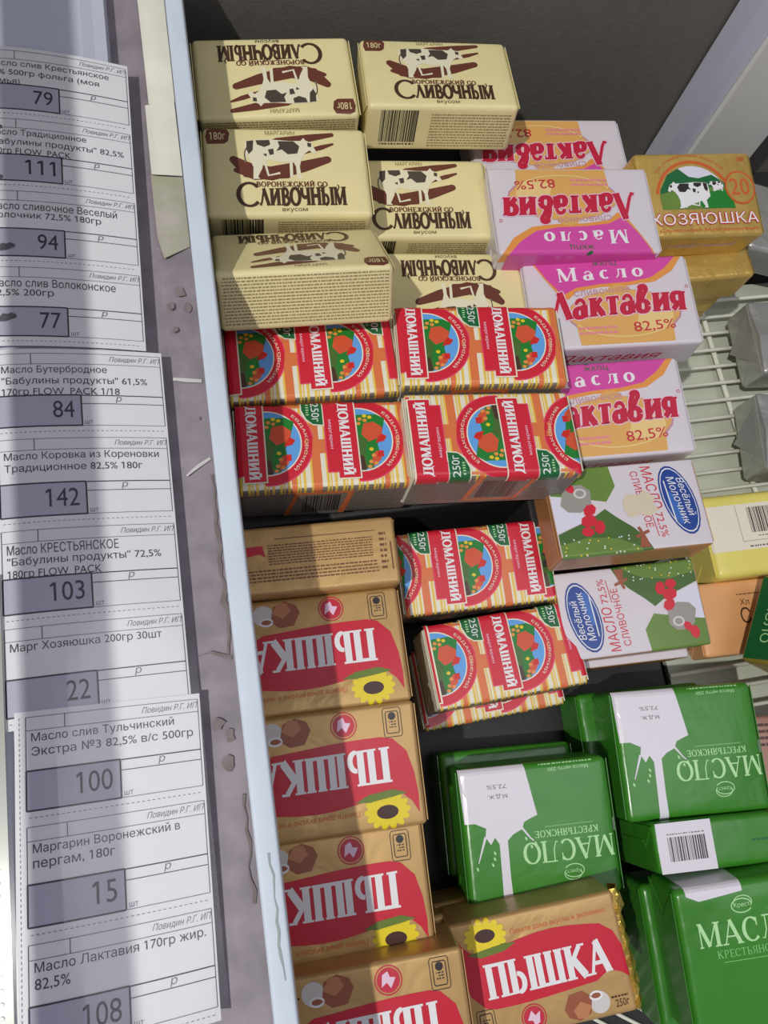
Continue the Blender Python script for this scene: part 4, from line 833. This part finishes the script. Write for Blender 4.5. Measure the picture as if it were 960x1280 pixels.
S1 = [('79', ['Масло слив Крестьянское', '82% 500гр фольга (моя', 'семья)'], [(1, 22)]), ('111', ['Масло Традиционное', '"Бабулины продукты" 82,5%', '180гр FLOW_PACK'], [(4, 1), (4, 32)]), ('94', ['Масло сливочное Веселый', 'молочник 72,5% 180гр'], [(9, 5)]), ('77', ['Масло слив Волоконское', '82,5% 200гр'], [(9, 10)])]
S2 = [('84', ['Масло Бутербродное', '"Бабулины продукты" 61,5%', '170гр FLOW_PACK 1/18'], None), ('142', ['Масло Коровка из Кореновки', 'Традиционное 82,5% 180г'], None), ('103', ['Масло КРЕСТЬЯНСКОЕ', '"Бабулины продукты" 72,5%', '180гр FLOW_PACK'], None), ('22', ['Марг Хозяюшка 200гр 30шт'], None)]
S3 = [('100', ['Масло слив Тульчинский', 'Экстра №3 82,5% в/с 500гр'], None), ('15', ['Маргарин Воронежский в', 'пергам, 180г'], None), ('108', ['Масло Лактавия 170гр жир.', '82,5%'], None)]
price_sheet('price label sheet farthest up, tags from 79 down to 77', S1, .3790, -.0105, -1.0, .0007, 71.5)
price_sheet('middle price label sheet, tags from 84 down to 22', S2, .1985, -.0095, -.2, .0004, 74.5)
price_sheet('nearest price label sheet, tags 100, 15 and 108', S3, .0235, -.0025, -1.5, .0008, 70.5)
# clear punched sleeve at the near end
film = bpy.data.materials.new('clear_film'); film.use_nodes = True; nt = film.node_tree; nt.nodes.clear()
out = nt.nodes.new('ShaderNodeOutputMaterial'); mx = nt.nodes.new('ShaderNodeMixShader'); tr = nt.nodes.new('ShaderNodeBsdfTransparent'); gl_ = nt.nodes.new('ShaderNodeBsdfGlossy'); gl_.inputs['Roughness'].default_value = .12
tr.inputs[0].default_value = (.995, .995, .995, 1); mx.inputs[0].default_value = .025
nt.links.new(tr.outputs[0], mx.inputs[1]); nt.links.new(gl_.outputs[0], mx.inputs[2]); nt.links.new(mx.outputs[0], out.inputs[0])
sl = thing('plastic_sleeve', 'clear punched plastic sleeve over the nearest price labels', 'sleeve', (0, 0, 0))
xs = [-.1195+.006*k for k in range(15)]
link('clear_film', strip('clear_film', [(x, ZS(x)+.0042) for x in xs], -.45, .470, film, .0002), sl)
stripm = mat('sleeve_edge_plastic', (158, 162, 150), rough=.35, coat=.4)
link('punched_edge', strip('punched_edge', [(-.1240, .0939), (-.1155, .0941)], -.45, .09, stripm, .0006), sl)
holem = mat('stud_white', (236, 240, 226), rough=.3)
def disc_mesh(r, h):
    vs = [(r*cos(2*pi*k/10), r*sin(2*pi*k/10), 0) for k in range(10)]+[(r*.7*cos(2*pi*k/10), r*.7*sin(2*pi*k/10), h) for k in range(10)]
    return mesh('stud', vs, [tuple(range(10, 20))]+[(k, (k+1) % 10, 10+(k+1) % 10, 10+k) for k in range(10)], holem)
dm = disc_mesh(.0009, .0005)
for k in range(44): o = link('stud', dm, sl); o.location = (-.1197, .085-.0049*k, .0941)
